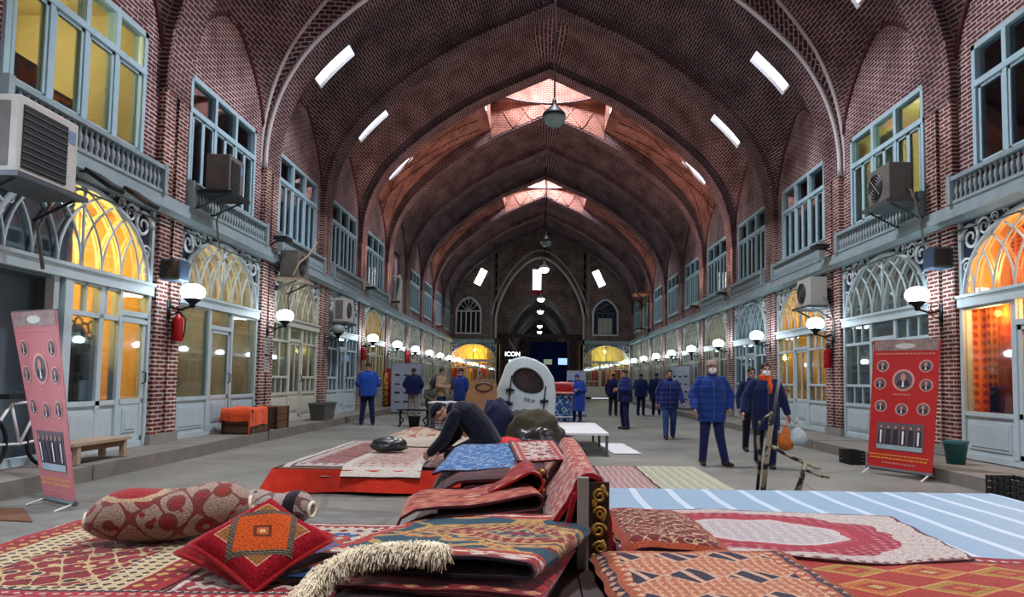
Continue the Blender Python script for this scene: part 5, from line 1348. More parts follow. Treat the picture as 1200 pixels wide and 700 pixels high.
# middle platform with its red skirt
M['skirt'] = cloth('skirt', '#c8321f', var=.2)
o = thing('red_skirt', 'red orange cloth skirt around the middle platform', 'cloth', (0, 0, 0))
def skirt(u, v):
    P_ = [(-3.14, 11.7), (-3.14, 8.26), (.27, 8.26)]; L1, L2 = 3.44, 3.41; t = u*(2*L1+L2)
    x, y = (P_[0][0], P_[0][1]-t) if t < L1 else ((P_[1][0]+(t-L1), P_[1][1]) if t < L1+L2 else (P_[2][0], P_[2][1]+t-L1-L2))
    d = .02+.06*(1-v)*(1+math.sin(u*62+2*math.sin(u*9))+.7*math.sin(u*27)); 
    if t < L1: x -= d
    if L1-.3 < t < L1+L2+.3: y -= d*min(1, (t-L1+.3)/.3, (L1+L2+.3-t)/.3)
    if t > L1+L2: x += d
    return (x, y, .03+.02*math.sin(u*31)*(1-v)+.268*v)
m = MB(); m.grid(skirt, 240, 4); m.build('drape', M['skirt'], o, True, fixn=False)
flat_rug('narrow rug with white and black border along the left of the middle platform', -2.62, 10.0, .95, 3.3, 0, .302, C['m1'], .02, .006, False, seed=12, fn=lambda u, v: (0, -.10*max(0, 1-v/.045), -.11*max(0, 1-v/.045)**1.2))
flat_rug('pinkish beige rug draped over the front of the middle platform', -1.85, 9.55, .95, 2.7, 0, .318, C['m2'], .03, .01, False, seed=13, fn=lambda u, v: (0, -.03*max(0, 1-v/.045), -.13*max(0, 1-v/.045)**1.2))
flat_rug('maroon rug with dark edges beside the kneeling man', -1.1, 9.6, .6, 2.6, 0, .316, C['m3'], .02, .006, False, seed=14)
flat_rug('off white shaggy rug at the front of the middle platform', -.45, 9.3, .8, 2.1, 0, .312, C['m4'], .05, .012, False, seed=15, fn=lambda u, v: (0, -.03*max(0, 1-v/.045), -.12*max(0, 1-v/.045)**1.2))
def mound(u, v):
    q = max(0, 1-abs(2*u-1)**2.5)*max(0, 1-abs(2*v-1)**2.5); return (.04*math.sin(v*7), .03*math.sin(u*9), .22*q**.7+.03*q*math.sin(u*12+v*5))
flat_rug('puffed cream and rose rug heaped at the back of the middle platform', -1.75, 11.0, 1.35, 1.15, .1, .345, C['mound'], .02, .01, False, seed=16, fn=mound)
flat_rug('cream and olive rug folded beside the heaped rose rug', -1.0, 10.9, .6, .9, -.2, .338, C['m4'], .04, .012, False, seed=17, fn=lambda u, v: (0, 0, .10*max(0, 1-abs(2*u-1)**2)*max(0, 1-abs(2*v-1)**2)))
def lump(name, label, cat, loc, r, mat, seed, rough=.3, rz=0, part='body', extra=None):
    o = thing(name, label, cat, loc, rz); m = MB()
    def g(u, v):
        a, b = 2*PI*u, PI*v; d = Vector((math.sin(b)*math.cos(a), math.sin(b)*math.sin(a), -math.cos(b)))
        k = 1+rough*mnoise.noise(d*1.7+Vector((seed, 0, 0)))+rough*.4*mnoise.noise(d*5+Vector((0, seed, 0)))
        return (d.x*r[0]*k, d.y*r[1]*k, max(0.0, r[2]+d.z*r[2]*k))
    m.grid(g, 36, 22); m.build(part, mat, o, True); return o
M['bag_black'] = plain('bag_black', '#22262a', .35, 0, .2, 12, .4, .6)
lump('plastic_bag', 'black plastic bag lying on the pale rugs of the middle platform', 'bag', (-2.08, 9.65, .375), (.27, .17, .10), M['bag_black'], 3)
# ------------------------------------------------------------------ people
def capsule(m, a, b, ra, rb, n=12, sx=1.0):
    """tapered capsule between two joints (sx widens it along x)"""
    a, b = Vector(a), Vector(b); d = b-a; L = max(d.length, 1e-5); q = d.normalized().to_track_quat('Z', 'Y').to_matrix()
    rows = []
    for i in range(5): t = PI/2*(1-i/4); rows.append((ra*math.cos(t)+1e-4, -ra*math.sin(t)))
    for i in range(5): t = PI/2*i/4; rows.append((rb*math.cos(t)+1e-4, L+rb*math.sin(t)))
    secs = []
    for r, z in rows: secs.append([a+q @ Vector((r*math.cos(2*PI*j/n), r*math.sin(2*PI*j/n), z)) for j in range(n)])
    if sx != 1: secs = [[Vector((p.x*sx, p.y, p.z)) for p in s] for s in secs]
    m.loft(secs)
def remesh(m, voxel, smooth=3, mat=None, name='body'):
    me = m.mesh('tmp', [mat] if mat else []); o = put('tmp', me)
    r = o.modifiers.new('r', 'REMESH'); r.mode = 'VOXEL'; r.voxel_size = voxel
    if smooth: s = o.modifiers.new('s', 'SMOOTH'); s.iterations = smooth; s.factor = .5
    dg = bpy.context.evaluated_depsgraph_get(); out = bpy.data.meshes.new_from_object(o.evaluated_get(dg)); out.name = name
    bpy.data.objects.remove(o); bpy.data.meshes.remove(me)
    out.materials.clear()
    if mat: out.materials.append(mat)
    out.polygons.foreach_set('use_smooth', [True]*len(out.polygons)); return out
M['skin'] = plain('skin', '#a57c69', .55, 0, .08, 8); M['hair'] = plain('hair', '#17130f', .6, 0, .2, 30, .3); M['hair_grey'] = plain('hair_grey', '#4a4642', .6, 0, .2, 30, .3)
M['mask'] = plain('mask', '#d6d8da', .8, 0, .05); M['shoe'] = plain('shoe', '#1c1613', .45, 0, .15); M['eye'] = plain('eye', '#120d0b', .2)
_cl = {}
def fab(col, quilt=None):
    if (col, quilt) not in _cl: _cl[(col, quilt)] = cloth('fabric', col, var=.22, quilt=quilt)
    return _cl[(col, quilt)]
STAND = dict(pelvis=(0, 0, .95), waist=(0, 0, 1.10), chest=(0, .0, 1.30), neck=(0, .01, 1.475), head=(0, -.025, 1.612), look=(0, -1, 0),
             Rs=(-.175, .01, 1.395), Re=(-.265, .03, 1.12), Rw=(-.27, -.05, .89), Ls=(.175, .01, 1.395), Le=(.265, .03, 1.12), Lw=(.27, -.05, .89),
             Rh=(-.09, 0, .92), Rk=(-.11, -.02, .5), Ra=(-.12, .03, .085), Lh=(.09, 0, .92), Lk=(.11, -.02, .5), La=(.12, .03, .085), Rt=(0, -1), Lt=(0, -1))
def person(label, x, y, rz, h=1.75, pose=None, jacket='#1b2f66', trousers='#141b3a', shoes='shoe', hair='hair', cap=None, mask=False, scarf=None, bulk=1.0, hem=.78, quilt=None, z=0.0, voxel=.012, group=None, moustache=False, hood=False, skirt=False):
    o = thing('person', label, 'person', (x, y, z), rz, group); k = h/1.75; o.scale = (k, k, k)
    J = dict(STAND); J.update(pose or {}); V = {a: Vector(b) for a, b in J.items() if len(b) == 3}
    fwd = V['look'].normalized()
    upv = (V['head']-V['neck']).normalized(); upv = (upv-fwd*upv.dot(fwd)).normalized(); rt = fwd.cross(upv).normalized()
    HC = V['head']
    def hp(r, f, u): return HC+rt*r+fwd*f+upv*u
    def hell(m, r, f, u, rr, rf, ru, n=16, q=10):
        b = len(m.v); m.ell((0, 0, 0), (rr, rf, ru), n, q)
        for i in range(b, len(m.v)): p = Vector(m.v[i]); m.v[i] = tuple(hp(r+p.x, f+p.y, u+p.z))
    def torso(m, chain):
        # chain: (point, half width, half depth); rings perpendicular to the spine, wide in x
        n = 16; secs = []
        for i, (p, rx, ry) in enumerate(chain):
            a = chain[max(i-1, 0)][0]; b = chain[min(i+1, len(chain)-1)][0]; t = (b-a).normalized(); bx = Vector((1, 0, 0)); by = t.cross(bx).normalized()
            secs.append([p+bx*(rx*math.cos(2*PI*j/n))+by*(ry*math.sin(2*PI*j/n)) for j in range(n)])
        m.loft(secs)
    ch, wa, pe, nk = V['chest'], V['waist'], V['pelvis'], V['neck']
    sp = (nk-ch).normalized()
    # continuous body
    m = MB()
    torso(m, [(pe-(wa-pe).normalized()*.10, .10, .08), (pe, .165, .11), (wa, .145, .10), (ch, .175, .115), (ch+(nk-ch)*.62, .15, .085), (nk, .06, .06)])
    capsule(m, nk-sp*.03, HC-upv*.06, .058, .052)
    hell(m, 0, -.012, .03, .074, .092, .098); hell(m, 0, .035, -.055, .052, .052, .055); hell(m, 0, .06, -.085, .026, .026, .022)
    capsule(m, hp(0, .078, .015), hp(0, .108, -.028), .010, .015); hell(m, 0, .078, .032, .05, .015, .011); hell(m, 0, .080, -.060, .024, .013, .008)
    for s in (-1, 1): hell(m, s*.075, -.005, -.005, .012, .022, .032, 10, 8)
    for s, a in ((-1, 'R'), (1, 'L')):
        sh, el, wr = V[a+'s'], V[a+'e'], V[a+'w']
        capsule(m, ch+(nk-ch)*.5, sh, .07, .062); capsule(m, sh, el, .056, .043); capsule(m, el, wr, .042, .030)
        hd = (wr-el).normalized(); side = Vector((-s, 0, 0)); side = (side-hd*side.dot(hd)); side = side.normalized() if side.length > .1 else Vector((0, -1, 0))
        pal = hd.cross(side).normalized()           # across the palm
        capsule(m, wr, wr+hd*.045, .026, .03); capsule(m, wr+hd*.04-pal*.022, wr+hd*.085-pal*.028, .016, .014); capsule(m, wr+hd*.04+pal*.022, wr+hd*.085+pal*.028, .016, .014)
        for q, (off, ln) in enumerate(((-.033, .062), (-.011, .074), (.011, .070), (.033, .054))):
            p0 = wr+hd*.088+pal*off; p1 = p0+hd*ln*.55+side*.006; p2 = p1+hd*ln*.42+side*.022
            capsule(m, p0, p1, .0105, .0095, 8); capsule(m, p1, p2, .0095, .008, 8)
        tp = 1 if pal.dot(Vector((0, -1, 0))) > 0 else -1
        t0 = wr+hd*.03+pal*tp*.03; t1 = t0+hd*.035+pal*tp*.022; t2 = t1+hd*.03+pal*tp*.006+side*.01
        capsule(m, t0, t1, .014, .012, 8); capsule(m, t1, t2, .012, .009, 8)
        hi, kn, an = V[a+'h'], V[a+'k'], V[a+'a']; ft = Vector((*J[a+'t'], 0)).normalized() if len(J[a+'t']) == 2 else Vector(J[a+'t']).normalized()
        capsule(m, hi, kn, .085, .058); capsule(m, kn, an, .054, .036); capsule(m, an-Vector((0, 0, .03)), an+ft*.13-Vector((0, 0, .05)), .035, .028)
    put('body', remesh(m, voxel*.7, 2, M['skin']), o)
    # trousers
    m = MB(); up = (wa-pe).normalized()
    torso(m, [(pe-up*.12, .10, .09), (pe-up*.03, .178, .125), (pe+up*.1, .165, .118), (wa, .158, .112)])
    for a in 'RL':
        hi, kn, an = V[a+'h'], V[a+'k'], V[a+'a']; e = an+(kn-an).normalized()*.0
        capsule(m, hi, kn, .108, .082); capsule(m, kn, e, .080, .066)
    put('trousers', remesh(m, voxel, 2, fab(trousers), 'trousers'), o)
    # jacket
    m = MB(); B = bulk; low = pe-up*max(0, (.95-hem))
    chain = [(low, .19*B, .145*B), (low+(wa-low)*.4, .20*B, .15*B), (wa, .195*B, .15*B), (ch, .195*B, .15*B), (ch+(nk-ch)*.5, .17*B, .125*B), (ch+(nk-ch)*.82, .125*B, .10*B), (nk-sp*.01, .088, .088), (nk+sp*.055, .082, .08)]
    torso(m, chain)
    for a in 'RL':
        sh, el, wr = V[a+'s'], V[a+'e'], V[a+'w']
        capsule(m, ch+(nk-ch)*.42, sh, .07*B, .07*B); capsule(m, sh, el, .075*B, .068*B); capsule(m, el, wr-(wr-el).normalized()*.02, .068*B, .05*B)
    if hood: capsule(m, nk+Vector((-.07, .08, -.02)), nk+Vector((.07, .08, -.02)), .06, .06)
    if skirt: torso(m, [(Vector((0, 0, .12)), .27, .24), (Vector((0, 0, .5)), .25, .21), (wa, .2, .16)])
    put('jacket', remesh(m, voxel, 3, fab(jacket, quilt), 'jacket'), o)
    mm = MB(); zip0 = low+(wa-low)*.1
    if pose is None or 'pelvis' not in pose:
        f_ = lambda p, d: p+Vector((0, -d, 0)); mm.tube([f_(low+up*.03, .148*B), f_(wa, .156*B), f_(ch, .162*B), f_(ch+(nk-ch)*.5, .135*B)], .006, 5); mm.build('zip', M['iron_grey'], o)
    # shoes
    for a in 'RL':
        an = V[a+'a']; ft = Vector((*J[a+'t'], 0)).normalized() if len(J[a+'t']) == 2 else Vector(J[a+'t']).normalized(); m = MB()
        dn = Vector((0, 0, -1))
        capsule(m, an-ft*.03+dn*.035, an+ft*.04+dn*.03, .046, .05); capsule(m, an+ft*.04+dn*.042, an+ft*.16+dn*.05, .044, .033)
        capsule(m, an, an+dn*.03, .05, .05)
        put('shoe', remesh(m, .012, 1, M[shoes], 'shoe'), o)
    # head details
    for s in (-1, 1):
        m = MB(); hell(m, s*.030, .082, .012, .011, .008, .007, 8, 6); m.build('eye', M['eye'], o, True)
        m = MB(); m.tube([hp(s*.016, .09, .033), hp(s*.032, .088, .038), hp(s*.05, .076, .032)], .0055, 5); m.build('eyebrow', M[hair], o, True)
    m = MB(); hell(m, 0, -.020, .052, .083, .092, .088, 20, 12); m.build('hair', M[hair], o, True)
    if moustache:
        m = MB(); m.tube([hp(-.03, .086, -.048), hp(0, .098, -.04), hp(.03, .086, -.048)], .009, 6); m.build('moustache', M[hair], o, True)
        m = MB(); hell(m, 0, .05, -.088, .045, .04, .028); m.build('beard', M[hair], o, True)
    if cap:
        m = MB(); hell(m, 0, -.008, .062, .088, .105, .078, 20, 12); m.build('cap', fab(cap), o, True)
        m = MB(); m.tube([hp(.088*math.cos(2*PI*i/20), -.006+.104*math.sin(2*PI*i/20), .052) for i in range(20)], .016, 6, True); m.build('cap_brim', fab(cap), o, True)
    if mask:
        m = MB(); hell(m, 0, .045, -.042, .066, .070, .060, 18, 12); m.build('face_mask', M['mask'], o, True)
    if scarf:
        m = MB()
        for q in range(3): m.tube([nk+Vector((.085*math.cos(2*PI*i/16), .085*math.sin(2*PI*i/16)-.01, -.02+q*.03+.012*math.sin(i*2+q))) for i in range(16)], .028, 6, True)
        m.tube([nk+Vector((.03, -.09, -.0)), nk+Vector((.05, -.16, -.12)), nk+Vector((.03, -.17, -.25))], [.035, .04, .03], 8); m.build('scarf', fab(scarf), o, True)
    return o
WALK = dict(Rk=(-.10, -.10, .52), Ra=(-.10, -.14, .085), Lk=(.10, -.04, .5), La=(.11, .16, .11), Re=(-.27, .10, 1.16), Rw=(-.26, .06, .9), Le=(.27, -.02, 1.15), Lw=(.26, -.16, .93))
ARMS_F = dict(Re=(-.27, .0, 1.15), Rw=(-.14, -.24, 1.12), Le=(.27, .0, 1.15), Lw=(.12, -.26, 1.16))
# nearest walkers on the right
person('man in bright blue puffer jacket, grey beanie and white mask walking towards us', 3.0, 11.75, -.05, 1.80, dict(WALK, Rk=(-.12, -.02, .5), Ra=(-.15, .0, .085), Lk=(.12, -.06, .5), La=(.2, -.10, .085), Lt=(.5, -.85), Rw=(-.30, -.12, .93), Re=(-.31, .03, 1.16), Le=(.31, .03, 1.16), Lw=(.28, -.10, .95)), '#183478', '#131d48', 'shoe', 'hair_grey', cap='#8a8078', mask=True, bulk=1.22, hem=.72, quilt=.11, voxel=.011)
pc = person('man in long navy coat with orange scarf and white mask, carrying bags', 3.86, 11.55, -.1, 1.76, dict(WALK, Rk=(-.10, .02, .5), Ra=(-.10, .16, .12), Lk=(.09, -.10, .5), La=(.06, -.16, .085), Rw=(-.38, -.08, .92), Re=(-.32, .05, 1.15), Lw=(.34, -.08, .90)), '#101b44', '#0f1534', 'shoe', 'hair', mask=True, scarf='#d2521f', bulk=1.18, hem=.62, voxel=.011)
o = thing('plastic_bag', 'pale translucent plastic bag held by the man with the orange scarf', 'bag', (4.32, 11.36, .34))
m = MB()
def bagf(u, v): 
    a = 2*PI*u; r = (.16*math.sin(PI*min(1, v*1.15+.08))**.6)*(1+.2*mnoise.noise((math.cos(a)*2, math.sin(a)*2, v*3))); return (r*math.cos(a)*1.1, r*.7*math.sin(a), .05+v*.42-.05*math.sin(PI*v))
m.grid(bagf, 24, 14); m.build('bag_body', plain('bag_pale', '#9fb4bb', .35, 0, .2, 10, .4), o, True); m = MB(); m.tube([(-.03, 0, .42), (0, 0, .52), (.03, 0, .42)], .008, 5); m.build('handle', M['white'], o)
o = thing('orange_bag', 'orange and yellow net bag held in front of the navy coat', 'bag', (4.13, 11.36, .30))
m = MB(); m.lathe([(.02, 0), (.10, .04), (.13, .14), (.10, .26), (.04, .34), (.02, .40)], 16, sx=1.1, sy=.7); m.build('net_body', plain('net_orange', '#b8641f', .7, 0, .5, 14, .3), o, True); m = MB(); m.tube([(0, 0, .38), (.02, 0, .48), (.0, 0, .56)], .008, 5); m.build('handle', M['orange'], o)
person('dark coated man behind the orange scarf man, pointing to the right', 4.45, 14.2, .0, 1.74, dict(Le=(.42, -.02, 1.36), Lw=(.66, -.05, 1.30)), '#141f48', '#12162c', voxel=.015)
person('dark haired man with beard in navy jacket and jeans walking towards us', 3.27, 16.9, -.05, 1.72, dict(WALK, Lw=(.32, -.16, .92)), '#1a2a66', '#2a4a80', 'shoe', 'hair', moustache=True, bulk=1.18, hem=.76, quilt=.12, voxel=.013)
# left side, seen from behind
person('man in bright blue jacket seen from behind, looking down at his hands', -5.05, 20.45, PI+.3, 1.86, dict(ARMS_F, look=(0, -1, -.3), Rk=(-.12, 0, .5), Ra=(-.16, .02, .085), Lk=(.11, 0, .5), La=(.15, .0, .085)), '#1f469c', '#121d48', bulk=1.3, hem=.80, voxel=.013)
person('man in navy jacket and beige trousers seen from behind on the left', -4.4, 24.4, PI, 1.78, dict(Rw=(-.22, -.12, 1.0), Lw=(.22, -.12, 1.0), Le=(.30, .05, 1.16), Re=(-.30, .05, 1.16)), '#152250', '#8f8577', bulk=1.38, hem=.84, voxel=.014)
person('person in a beige jacket with a dark shoulder bag standing at the white table', -3.15, 22.6, 1.2, 1.76, ARMS_F, '#9c8468', '#1c2540', bulk=1.1, hem=.82, voxel=.015)
o = thing('shoulder_bag', 'dark bag on the back of the person in beige', 'bag', (-3.42, 22.66, 1.05)); m = MB(); m.ell((0, 0, .22), (.10, .16, .22), 14, 10); m.build('bag_body', M['bag_black'], o, True); m = MB(); m.tube([(.0, -.1, .4), (.15, -.08, .5), (.25, -.05, .4)], .015, 5); m.build('strap', M['bag_black'], o)
person('man in blue leaning at the white table, nearest of that group', -2.3, 20.6, PI-.5, 1.74, dict(ARMS_F, look=(0, -1, -.4)), '#1b3274', '#141b38', bulk=1.15, voxel=.015)
person('man in dark navy jacket at the far side of the white table', -2.75, 24.2, .4, 1.76, ARMS_F, '#16234f', '#141b38', voxel=.015)
person('man in pale brown jacket standing last in the group by the yellow end shop', -2.1, 25.5, .2, 1.72, None, '#7a6a5c', '#20242e', voxel=.016)
SIT = dict(pelvis=(0, .10, .50), waist=(0, .10, .64), chest=(0, .04, .84), neck=(0, 0, 1.02), head=(0, -.04, 1.18), Rs=(-.19, .02, .97), Ls=(.19, .02, .97), Re=(-.25, -.06, .74), Le=(.25, -.06, .74), Rw=(-.10, -.28, .66), Lw=(.10, -.28, .66),
           Rh=(-.09, .08, .48), Lh=(.09, .08, .48), Rk=(-.14, -.34, .50), Lk=(.14, -.34, .50), Ra=(-.14, -.32, .085), La=(.14, -.32, .085))
person('seated figure in a grey green jacket by the left wall', -3.95, 25.6, .4, 1.72, SIT, '#5c6258', '#2c3036', voxel=.015, hem=.86)
o = thing('stool', 'low dark stool under the seated figure', 'stool', (-3.99, 25.7, 0)); m = MB(); m.lathe([(.17, .34), (.18, .36), (.18, .39), (.16, .40)], 16); m.build('seat', M['wood_dark'], o)
for a in range(4): m = MB(); m.tube([(.13*math.cos(a*PI/2+.8), .13*math.sin(a*PI/2+.8), .34), (.16*math.cos(a*PI/2+.8), .16*math.sin(a*PI/2+.8), 0)], .018, 6); m.build('leg', M['wood_dark'], o)
# centre and right background
person('figure wrapped in bright blue standing behind the low white table', 1.38, 23.4, -.4, 1.64, ARMS_F, '#1f3f96', '#1a2c66', bulk=1.55, hem=.40, voxel=.015, scarf='#24449c', cap='#1f3f96')
person('dark blue man standing side on with arms folded, middle right background', 2.6, 20.2, -1.2, 1.76, dict(ARMS_F, Rt=(-.1, -1)), '#17265c', '#14214e', bulk=1.4, hem=.8, voxel=.014)
person('dark jacket figure left of the side on man', 3.15, 28.2, 2.8, 1.74, None, '#161f48', '#23252c', bulk=1.4, voxel=.016)
person('dark blue figure close behind the side on man', 4.35, 28.6, 2.6, 1.76, ARMS_F, '#15265a', '#152250', bulk=1.45, voxel=.016)
person('dark blue figure in long coat right of the background cluster', 5.05, 28.9, 3.0, 1.8, None, '#14224e', '#1a2034', bulk=1.4, hem=.6, voxel=.016)
# the man kneeling on the middle platform
KN = dict(pelvis=(0, .12, .27), waist=(0, .01, .44), chest=(0, -.15, .60), neck=(0, -.33, .65), head=(0, -.49, .60), look=(0, -.55, -.83),
          Rs=(-.19, -.25, .58), Ls=(.19, -.25, .58), Re=(-.29, -.34, .32), Le=(.29, -.34, .32), Rw=(-.16, -.52, .12), Lw=(.14, -.56, .12),
          Rh=(-.10, .10, .28), Lh=(.10, .10, .28), Rk=(-.18, -.30, .10), Lk=(.18, -.30, .10), Ra=(-.14, .16, .07), La=(.14, .16, .07), Rt=(0, 1), Lt=(0, 1))
person('man in black jacket and dark cap kneeling bent over the pale rugs', -.74, 8.72, -PI/2-.12, 1.80, KN, '#0b1020', '#0e1118', 'shoe', 'hair', cap='#0d1222', bulk=1.15, hem=.86, z=.345, voxel=.011)

# ------------------------------------------------------------------ motor tricycle with its white weather shell, bundles around it
o = thing('motor_tricycle', 'motor tricycle with white weather shell and dark oval window behind the kneeling man', 'tricycle', (-.25, 12.3, 0), 0)
out = [(-.60, .74), (-.44, 1.1), (-.33, 1.45), (-.27, 1.66), (-.17, 1.78), (0, 1.83), (.18, 1.78), (.36, 1.66), (.47, 1.45), (.51, 1.15), (.50, .85), (.48, .66)]
outc = resample([(p[0]*1.17, 0, p[1]) for p in out], 40)[0]
cen = Vector((.0, 0, 1.2)); win = (.07, 1.40, .26, .20)
def wpt(a): 
    x, z = win[2]*math.cos(a)*(1-.12*math.sin(a)), win[3]*math.sin(a); return Vector((win[0]+x-.10*z*0+.02, 0, win[1]+z-.22*x))
loop = outc+[Vector((.1, 0, .68)), Vector((-.2, 0, .70))]; n = len(loop)
ang = [math.atan2(p.z-win[1], p.x-win[0]) for p in loop]; inner = [wpt(a) for a in ang]
bul = lambda p: -.16*max(0, 1-((p.x-.03)/.72)**2)*max(0.1, 1-((p.z-1.15)/.9)**2)
m = MB(); rows = []
for q in range(9):
    f = q/8; rows.append([a_.lerp(b_, f) for a_, b_ in zip(inner, loop)])
front = [[(p.x, bul(p)+(0.0 if q < 8 else .05), p.z) for p in r] for q, r in enumerate(rows)]
backr = [[(p.x, bul(p)+.05, p.z) for p in r] for r in rows]
for rr, flip in ((front, 0), (backr, 1)):
    for q in range(8):
        m.add(rr[q]+rr[q+1], [(i, (i+1) % n, n+(i+1) % n, n+i) if not flip else (n+i, n+(i+1) % n, (i+1) % n, i) for i in range(n)])
# roof curling back from the shell's top edge
for i in range(len(outc)-1):
    a, b = outc[i], outc[i+1]; m.add([(a.x, bul(a)+.05, a.z), (b.x, bul(b)+.05, b.z), (b.x*.93, .75, b.z-.02), (a.x*.93, .75, a.z-.02)], [(0, 1, 2, 3)])
m.build('weather_shell', plain('shell_white', '#b9cbd0', .35, 0, .12, 3, .1), o, True, fixn=False)
m = MB(); m.tube([(p.x, bul(p)-.012, p.z) for p in [wpt(2*PI*i/40) for i in range(40)]], .022, 6, True); m.build('window_frame', M['rubber'], o, True)
m = MB(); P_ = [wpt(2*PI*i/40) for i in range(40)]; m.add([(p.x, bul(p)+.01, p.z) for p in P_], [tuple(range(40))]); m.build('window_pane', glass('tinted', '#4a545a', .5), o, fixn=False)
for (x0, z0, x1, z1, ks) in ((-.20, 1.48, -.27, .80, ((-.225, 1.22), (-.25, .98))), (.41, 1.30, .36, .74, ((.385, 1.03), (.37, .82)))):
    m = MB(); m.tube([(x0+(x1-x0)*t/6, bul(Vector((x0+(x1-x0)*t/6, 0, z0+(z1-z0)*t/6)))-.012, z0+(z1-z0)*t/6) for t in range(7)], .012, 5); m.build('strap', M['rubber'], o)
    for (x, z) in ks:
        y = bul(Vector((x, 0, z))); m = MB(); m.box(x-.075, x+.075, y-.04, y-.005, z-.022, z+.022); m.box(x-.025, x+.025, y-.05, y-.005, z-.045, z+.045); m.build('latch', M['rubber'], o)
c = bpy.data.curves.new('mark', 'FONT'); c.body = 'S.K.M'; c.size = .085; c.extrude = .004; c.align_x = 'CENTER'
t = bpy.data.objects.new('mark', c); COL.objects.link(t); me = bpy.data.meshes.new_from_object(t.evaluated_get(bpy.context.evaluated_depsgraph_get())); bpy.data.objects.remove(t); me.materials.append(M['dark'])
put('lettering', me, o, (.12, bul(Vector((.12, 0, 1.08)))-.012, 1.02), (PI/2, .22, 0))
m = MB(); m.box(-.42, .44, .1, 1.5, .42, .72); m.build('cargo_body', M['iron_grey'], o)
for x, y in ((0, -.35), (-.45, 1.2), (.45, 1.2)):
    m = MB(); m.tube([(x, y+.24*math.cos(2*PI*i/24), .30+.24*math.sin(2*PI*i/24)) for i in range(24)], .055, 8, True); w_ = m.build('wheel', M['rubber'], o, True); m = MB(); m.lathe([(.03, -.05), (.2, -.01), (.2, .01), (.03, .05)], 16, (x, y, .30), axis='X'); m.build('hub', M['iron_grey'], w_)
m = MB(); m.tube([(0, -.35, .3), (0, -.12, .75), (0, -.05, 1.0)], .035, 6); m.tube([(-.32, -.12, 1.02), (0, -.05, 1.0), (.32, -.12, 1.02)], .016, 6); m.build('fork', M['iron'], o, True)
m = MB(); m.ell((0, .1, .62), (.2, .35, .16), 14, 10); m.build('fuel_tank', M['dark'], o, True)
M['olive'] = cloth('olive', '#3d3a2c', var=.3); M['navybag'] = cloth('navybag', '#141d38', var=.3); M['kraft'] = plain('kraft', '#8a6a48', .8, 0, .2, 5, .3)
lump('cover_sheet', 'dark olive cover heaped in front of the white tricycle shell', 'cover', (-.05, 10.45, .34), (.44, .30, .31), M['olive'], 5.2, .26)
lump('travel_bag', 'black and navy bag behind the kneeling man', 'bag', (-.60, 10.5, .34), (.28, .26, .38), M['navybag'], 8.1, .2)
lump('saddle_bag', 'dark saddle bag with straps at the right of the olive cover', 'bag', (-.03, 9.85, .36), (.30, .17, .18), M['bag_black'], 2.3, .5)
lump('red_cushion', 'bright red cushion beside the blue patterned rug', 'cushion', (-.38, 9.55, .35), (.22, .17, .13), plain('cushion_red', '#c41a2c', .7, 0, .1), 4.4, .08)
o = thing('kraft_bag', 'brown paper cape shaped bag leaning left of the tricycle', 'bag', (-1.02, 11.92, 0), .05)
m = MB(); m.loft([[(-.30+dx, -.09, z), (.26*s+dx, -.09, z), (.26*s+dx, .09, z), (-.30+dx, .09, z)] for z, s, dx in ((0, 1, 0), (.8, 1.0, .03), (1.15, .9, .10), (1.38, .5, .18))]); m.build('bag_body', M['kraft'], o)
m = MB(); m.tube([(.1+.14*math.cos(2*PI*i/20), -.105-.01*math.sin(i), 1.27+.07*math.sin(2*PI*i/20)) for i in range(20)], .014, 5, True); m.build('handle_ring', M['wood_dark'], o)
m = MB(); m.box(-.28, .24, -.095, -.09, .5, .52); m.build('fold_line', M['wood_dark'], o)
# low white table with its sheet, cloth on the floor
def table(label, x0, x1, y0, y1, h, top='white', leg='iron_grey', t=.04):
    o = thing('table', label, 'table', ((x0+x1)/2, (y0+y1)/2, 0)); W, H = x1-x0, y1-y0
    m = MB(); m.box(-W/2, W/2, -H/2, H/2, h-t, h); m.build('table_top', M[top], o)
    for sx in (-1, 1):
        for sy in (-1, 0, 1): m = MB(); X, Y = sx*(W/2-.04), sy*(H/2-.05); m.box(X-.025, X+.025, Y-.025, Y+.025, 0, h-t); m.build('leg', M[leg], o)
    for sy in (-1, 1): m = MB(); m.box(-W/2+.04, W/2-.04, sy*(H/2-.05)-.012, sy*(H/2-.05)+.012, .14, .17); m.build('stretcher', M[leg], o)
    return o
table('long low white topped table on metal legs behind the hung rug', .42, 1.36, 12.8, 16.0, .43)
table('white topped table where the left background group stands', -2.9, -1.6, 18.3, 19.2, .78)
flat_rug('white cloth sheet spread on the floor right of the low white table', 1.72, 14.4, .55, 2.2, .05, .003, M['white'], .008, .004, False, 'cloth', 'white', 20)
o = thing('pouf', 'tall round pouf covered in blue patterned fabric', 'pouf', (.66, 17.3, 0)); m = MB(); m.lathe([(.23, 0), (.25, .04), (.25, 1.0), (.23, 1.05), (.05, 1.06)], 24); m.build('pouf_cover', carpet('pouf_blue', 1, 1, '#2a5ca0', '#9fc0de', '#173a70', [], 'flower', 5), o, True)
m = MB(); m.tube([(.255*math.cos(2*PI*i/24), .255*math.sin(2*PI*i/24), .5) for i in range(24)], .012, 5, True); m.build('cord', M['white'], o)
o = thing('red_basin', 'red padded round seat with pale rim on top of the blue pouf', 'cushion', (.66, 17.3, 1.065)); m = MB(); m.lathe([(.20, 0), (.26, .03), (.26, .26), (.22, .3), (.05, .31)], 24); m.build('pad', M['red_paint'], o, True)
for z in (.03, .27): m = MB(); m.tube([(.26*math.cos(2*PI*i/24), .26*math.sin(2*PI*i/24), z) for i in range(24)], .03, 6, True); m.build('rim', plain('rim_pink', '#c98a84', .6), o, True)
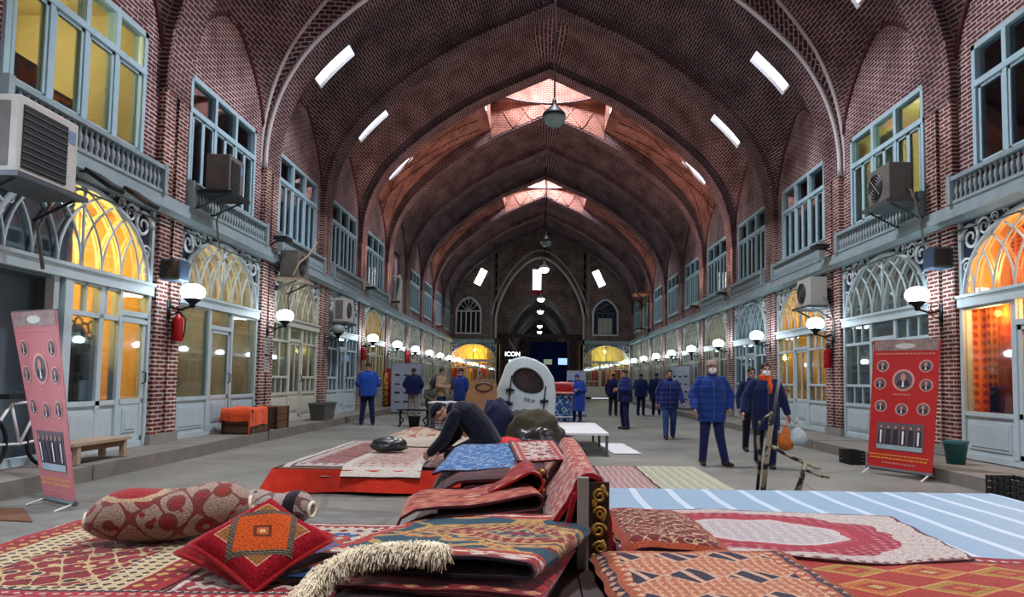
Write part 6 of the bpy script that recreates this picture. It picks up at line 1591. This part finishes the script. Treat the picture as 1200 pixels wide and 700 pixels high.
# iron bench and bucket on the left
o = thing('iron_bench', 'black iron bench with curved legs on the left of the hall floor', 'bench', (-3.6, 20.1, 0), .1)
m = MB(); m.box(-.48, .48, -.2, .2, .46, .50); m.build('seat', M['iron'], o)
for x in (-.4, .4): m = MB(); m.tube([(x, -.18, 0), (x*.7, -.1, .2), (x, -.0, .3), (x*.9, .1, .46)], .025, 6); m.tube([(x, .18, 0), (x, .16, .46)], .025, 6); m.build('leg', M['iron'], o, True)
o = thing('bucket', 'round black bucket by the iron bench', 'bucket', (-3.42, 19.2, 0)); m = MB(); m.lathe([(.13, 0), (.17, .34), (.18, .35), (.165, .35), (.12, .03)], 18); m.build('bucket_body', M['rubber'], o, True); m = MB(); m.tube([(-.17, 0, .33), (-.1, -.03, .2), (.1, -.03, .2), (.17, 0, .33)], .007, 5); m.build('handle', M['iron'], o)
# folding metal stand in front of the walkers
M['tape'] = None
m_, nt, b_ = base('taped_metal', '#6f6a50', .45, .3); tc = nt.nodes.new('ShaderNodeTexCoord'); nz = noise(nt, 7, 2, tc.outputs['Object']); nt.links.new(ramp(nt, nz.outputs[0], [(.46, '#15161a'), (.52, '#8a8468')]), b_.inputs['Base Color']); M['tape'] = m_
o = thing('folding_stand', 'folded metal chair frame with black and khaki tape standing upright behind the blue sheet', 'stand', (2.95, 8.6, 0), 0)
def tb(name, pts, r, mt): m = MB(); m.tube(pts, r, 8); return m.build(name, M[mt], o, True)
tb('main_tube', [(-.12, 0, 0), (-.06, 0, .5), (.0, .0, .95), (.02, 0, 1.05)], .035, 'tape')
tb('upper_tube', [(.02, 0, 1.0), (.06, 0, 1.25), (.11, 0, 1.52)], .022, 'iron_grey')
tb('rear_tube', [(-.17, .06, 0), (-.13, .06, .45), (-.16, .05, .70), (-.14, .03, .92), (-.02, .0, 1.02), (.04, .02, .92)], .022, 'tape')
tb('seat_tube', [(.0, .0, .62), (.22, -.02, .50), (.36, -.02, .44), (.42, -.02, .40)], .024, 'tape')
tb('front_leg', [(.40, -.04, .42), (.34, -.04, .22), (.25, -.04, 0)], .024, 'tape')
tb('front_leg', [(.46, .10, .40), (.42, .10, .22), (.36, .10, 0)], .024, 'tape')
tb('cross_tube', [(.40, -.04, .42), (.55, .03, .36), (.62, .06, .35)], .018, 'tape')
tb('cross_tube', [(.40, -.04, .34), (.58, .0, .27), (.72, .03, .24)], .018, 'tape')
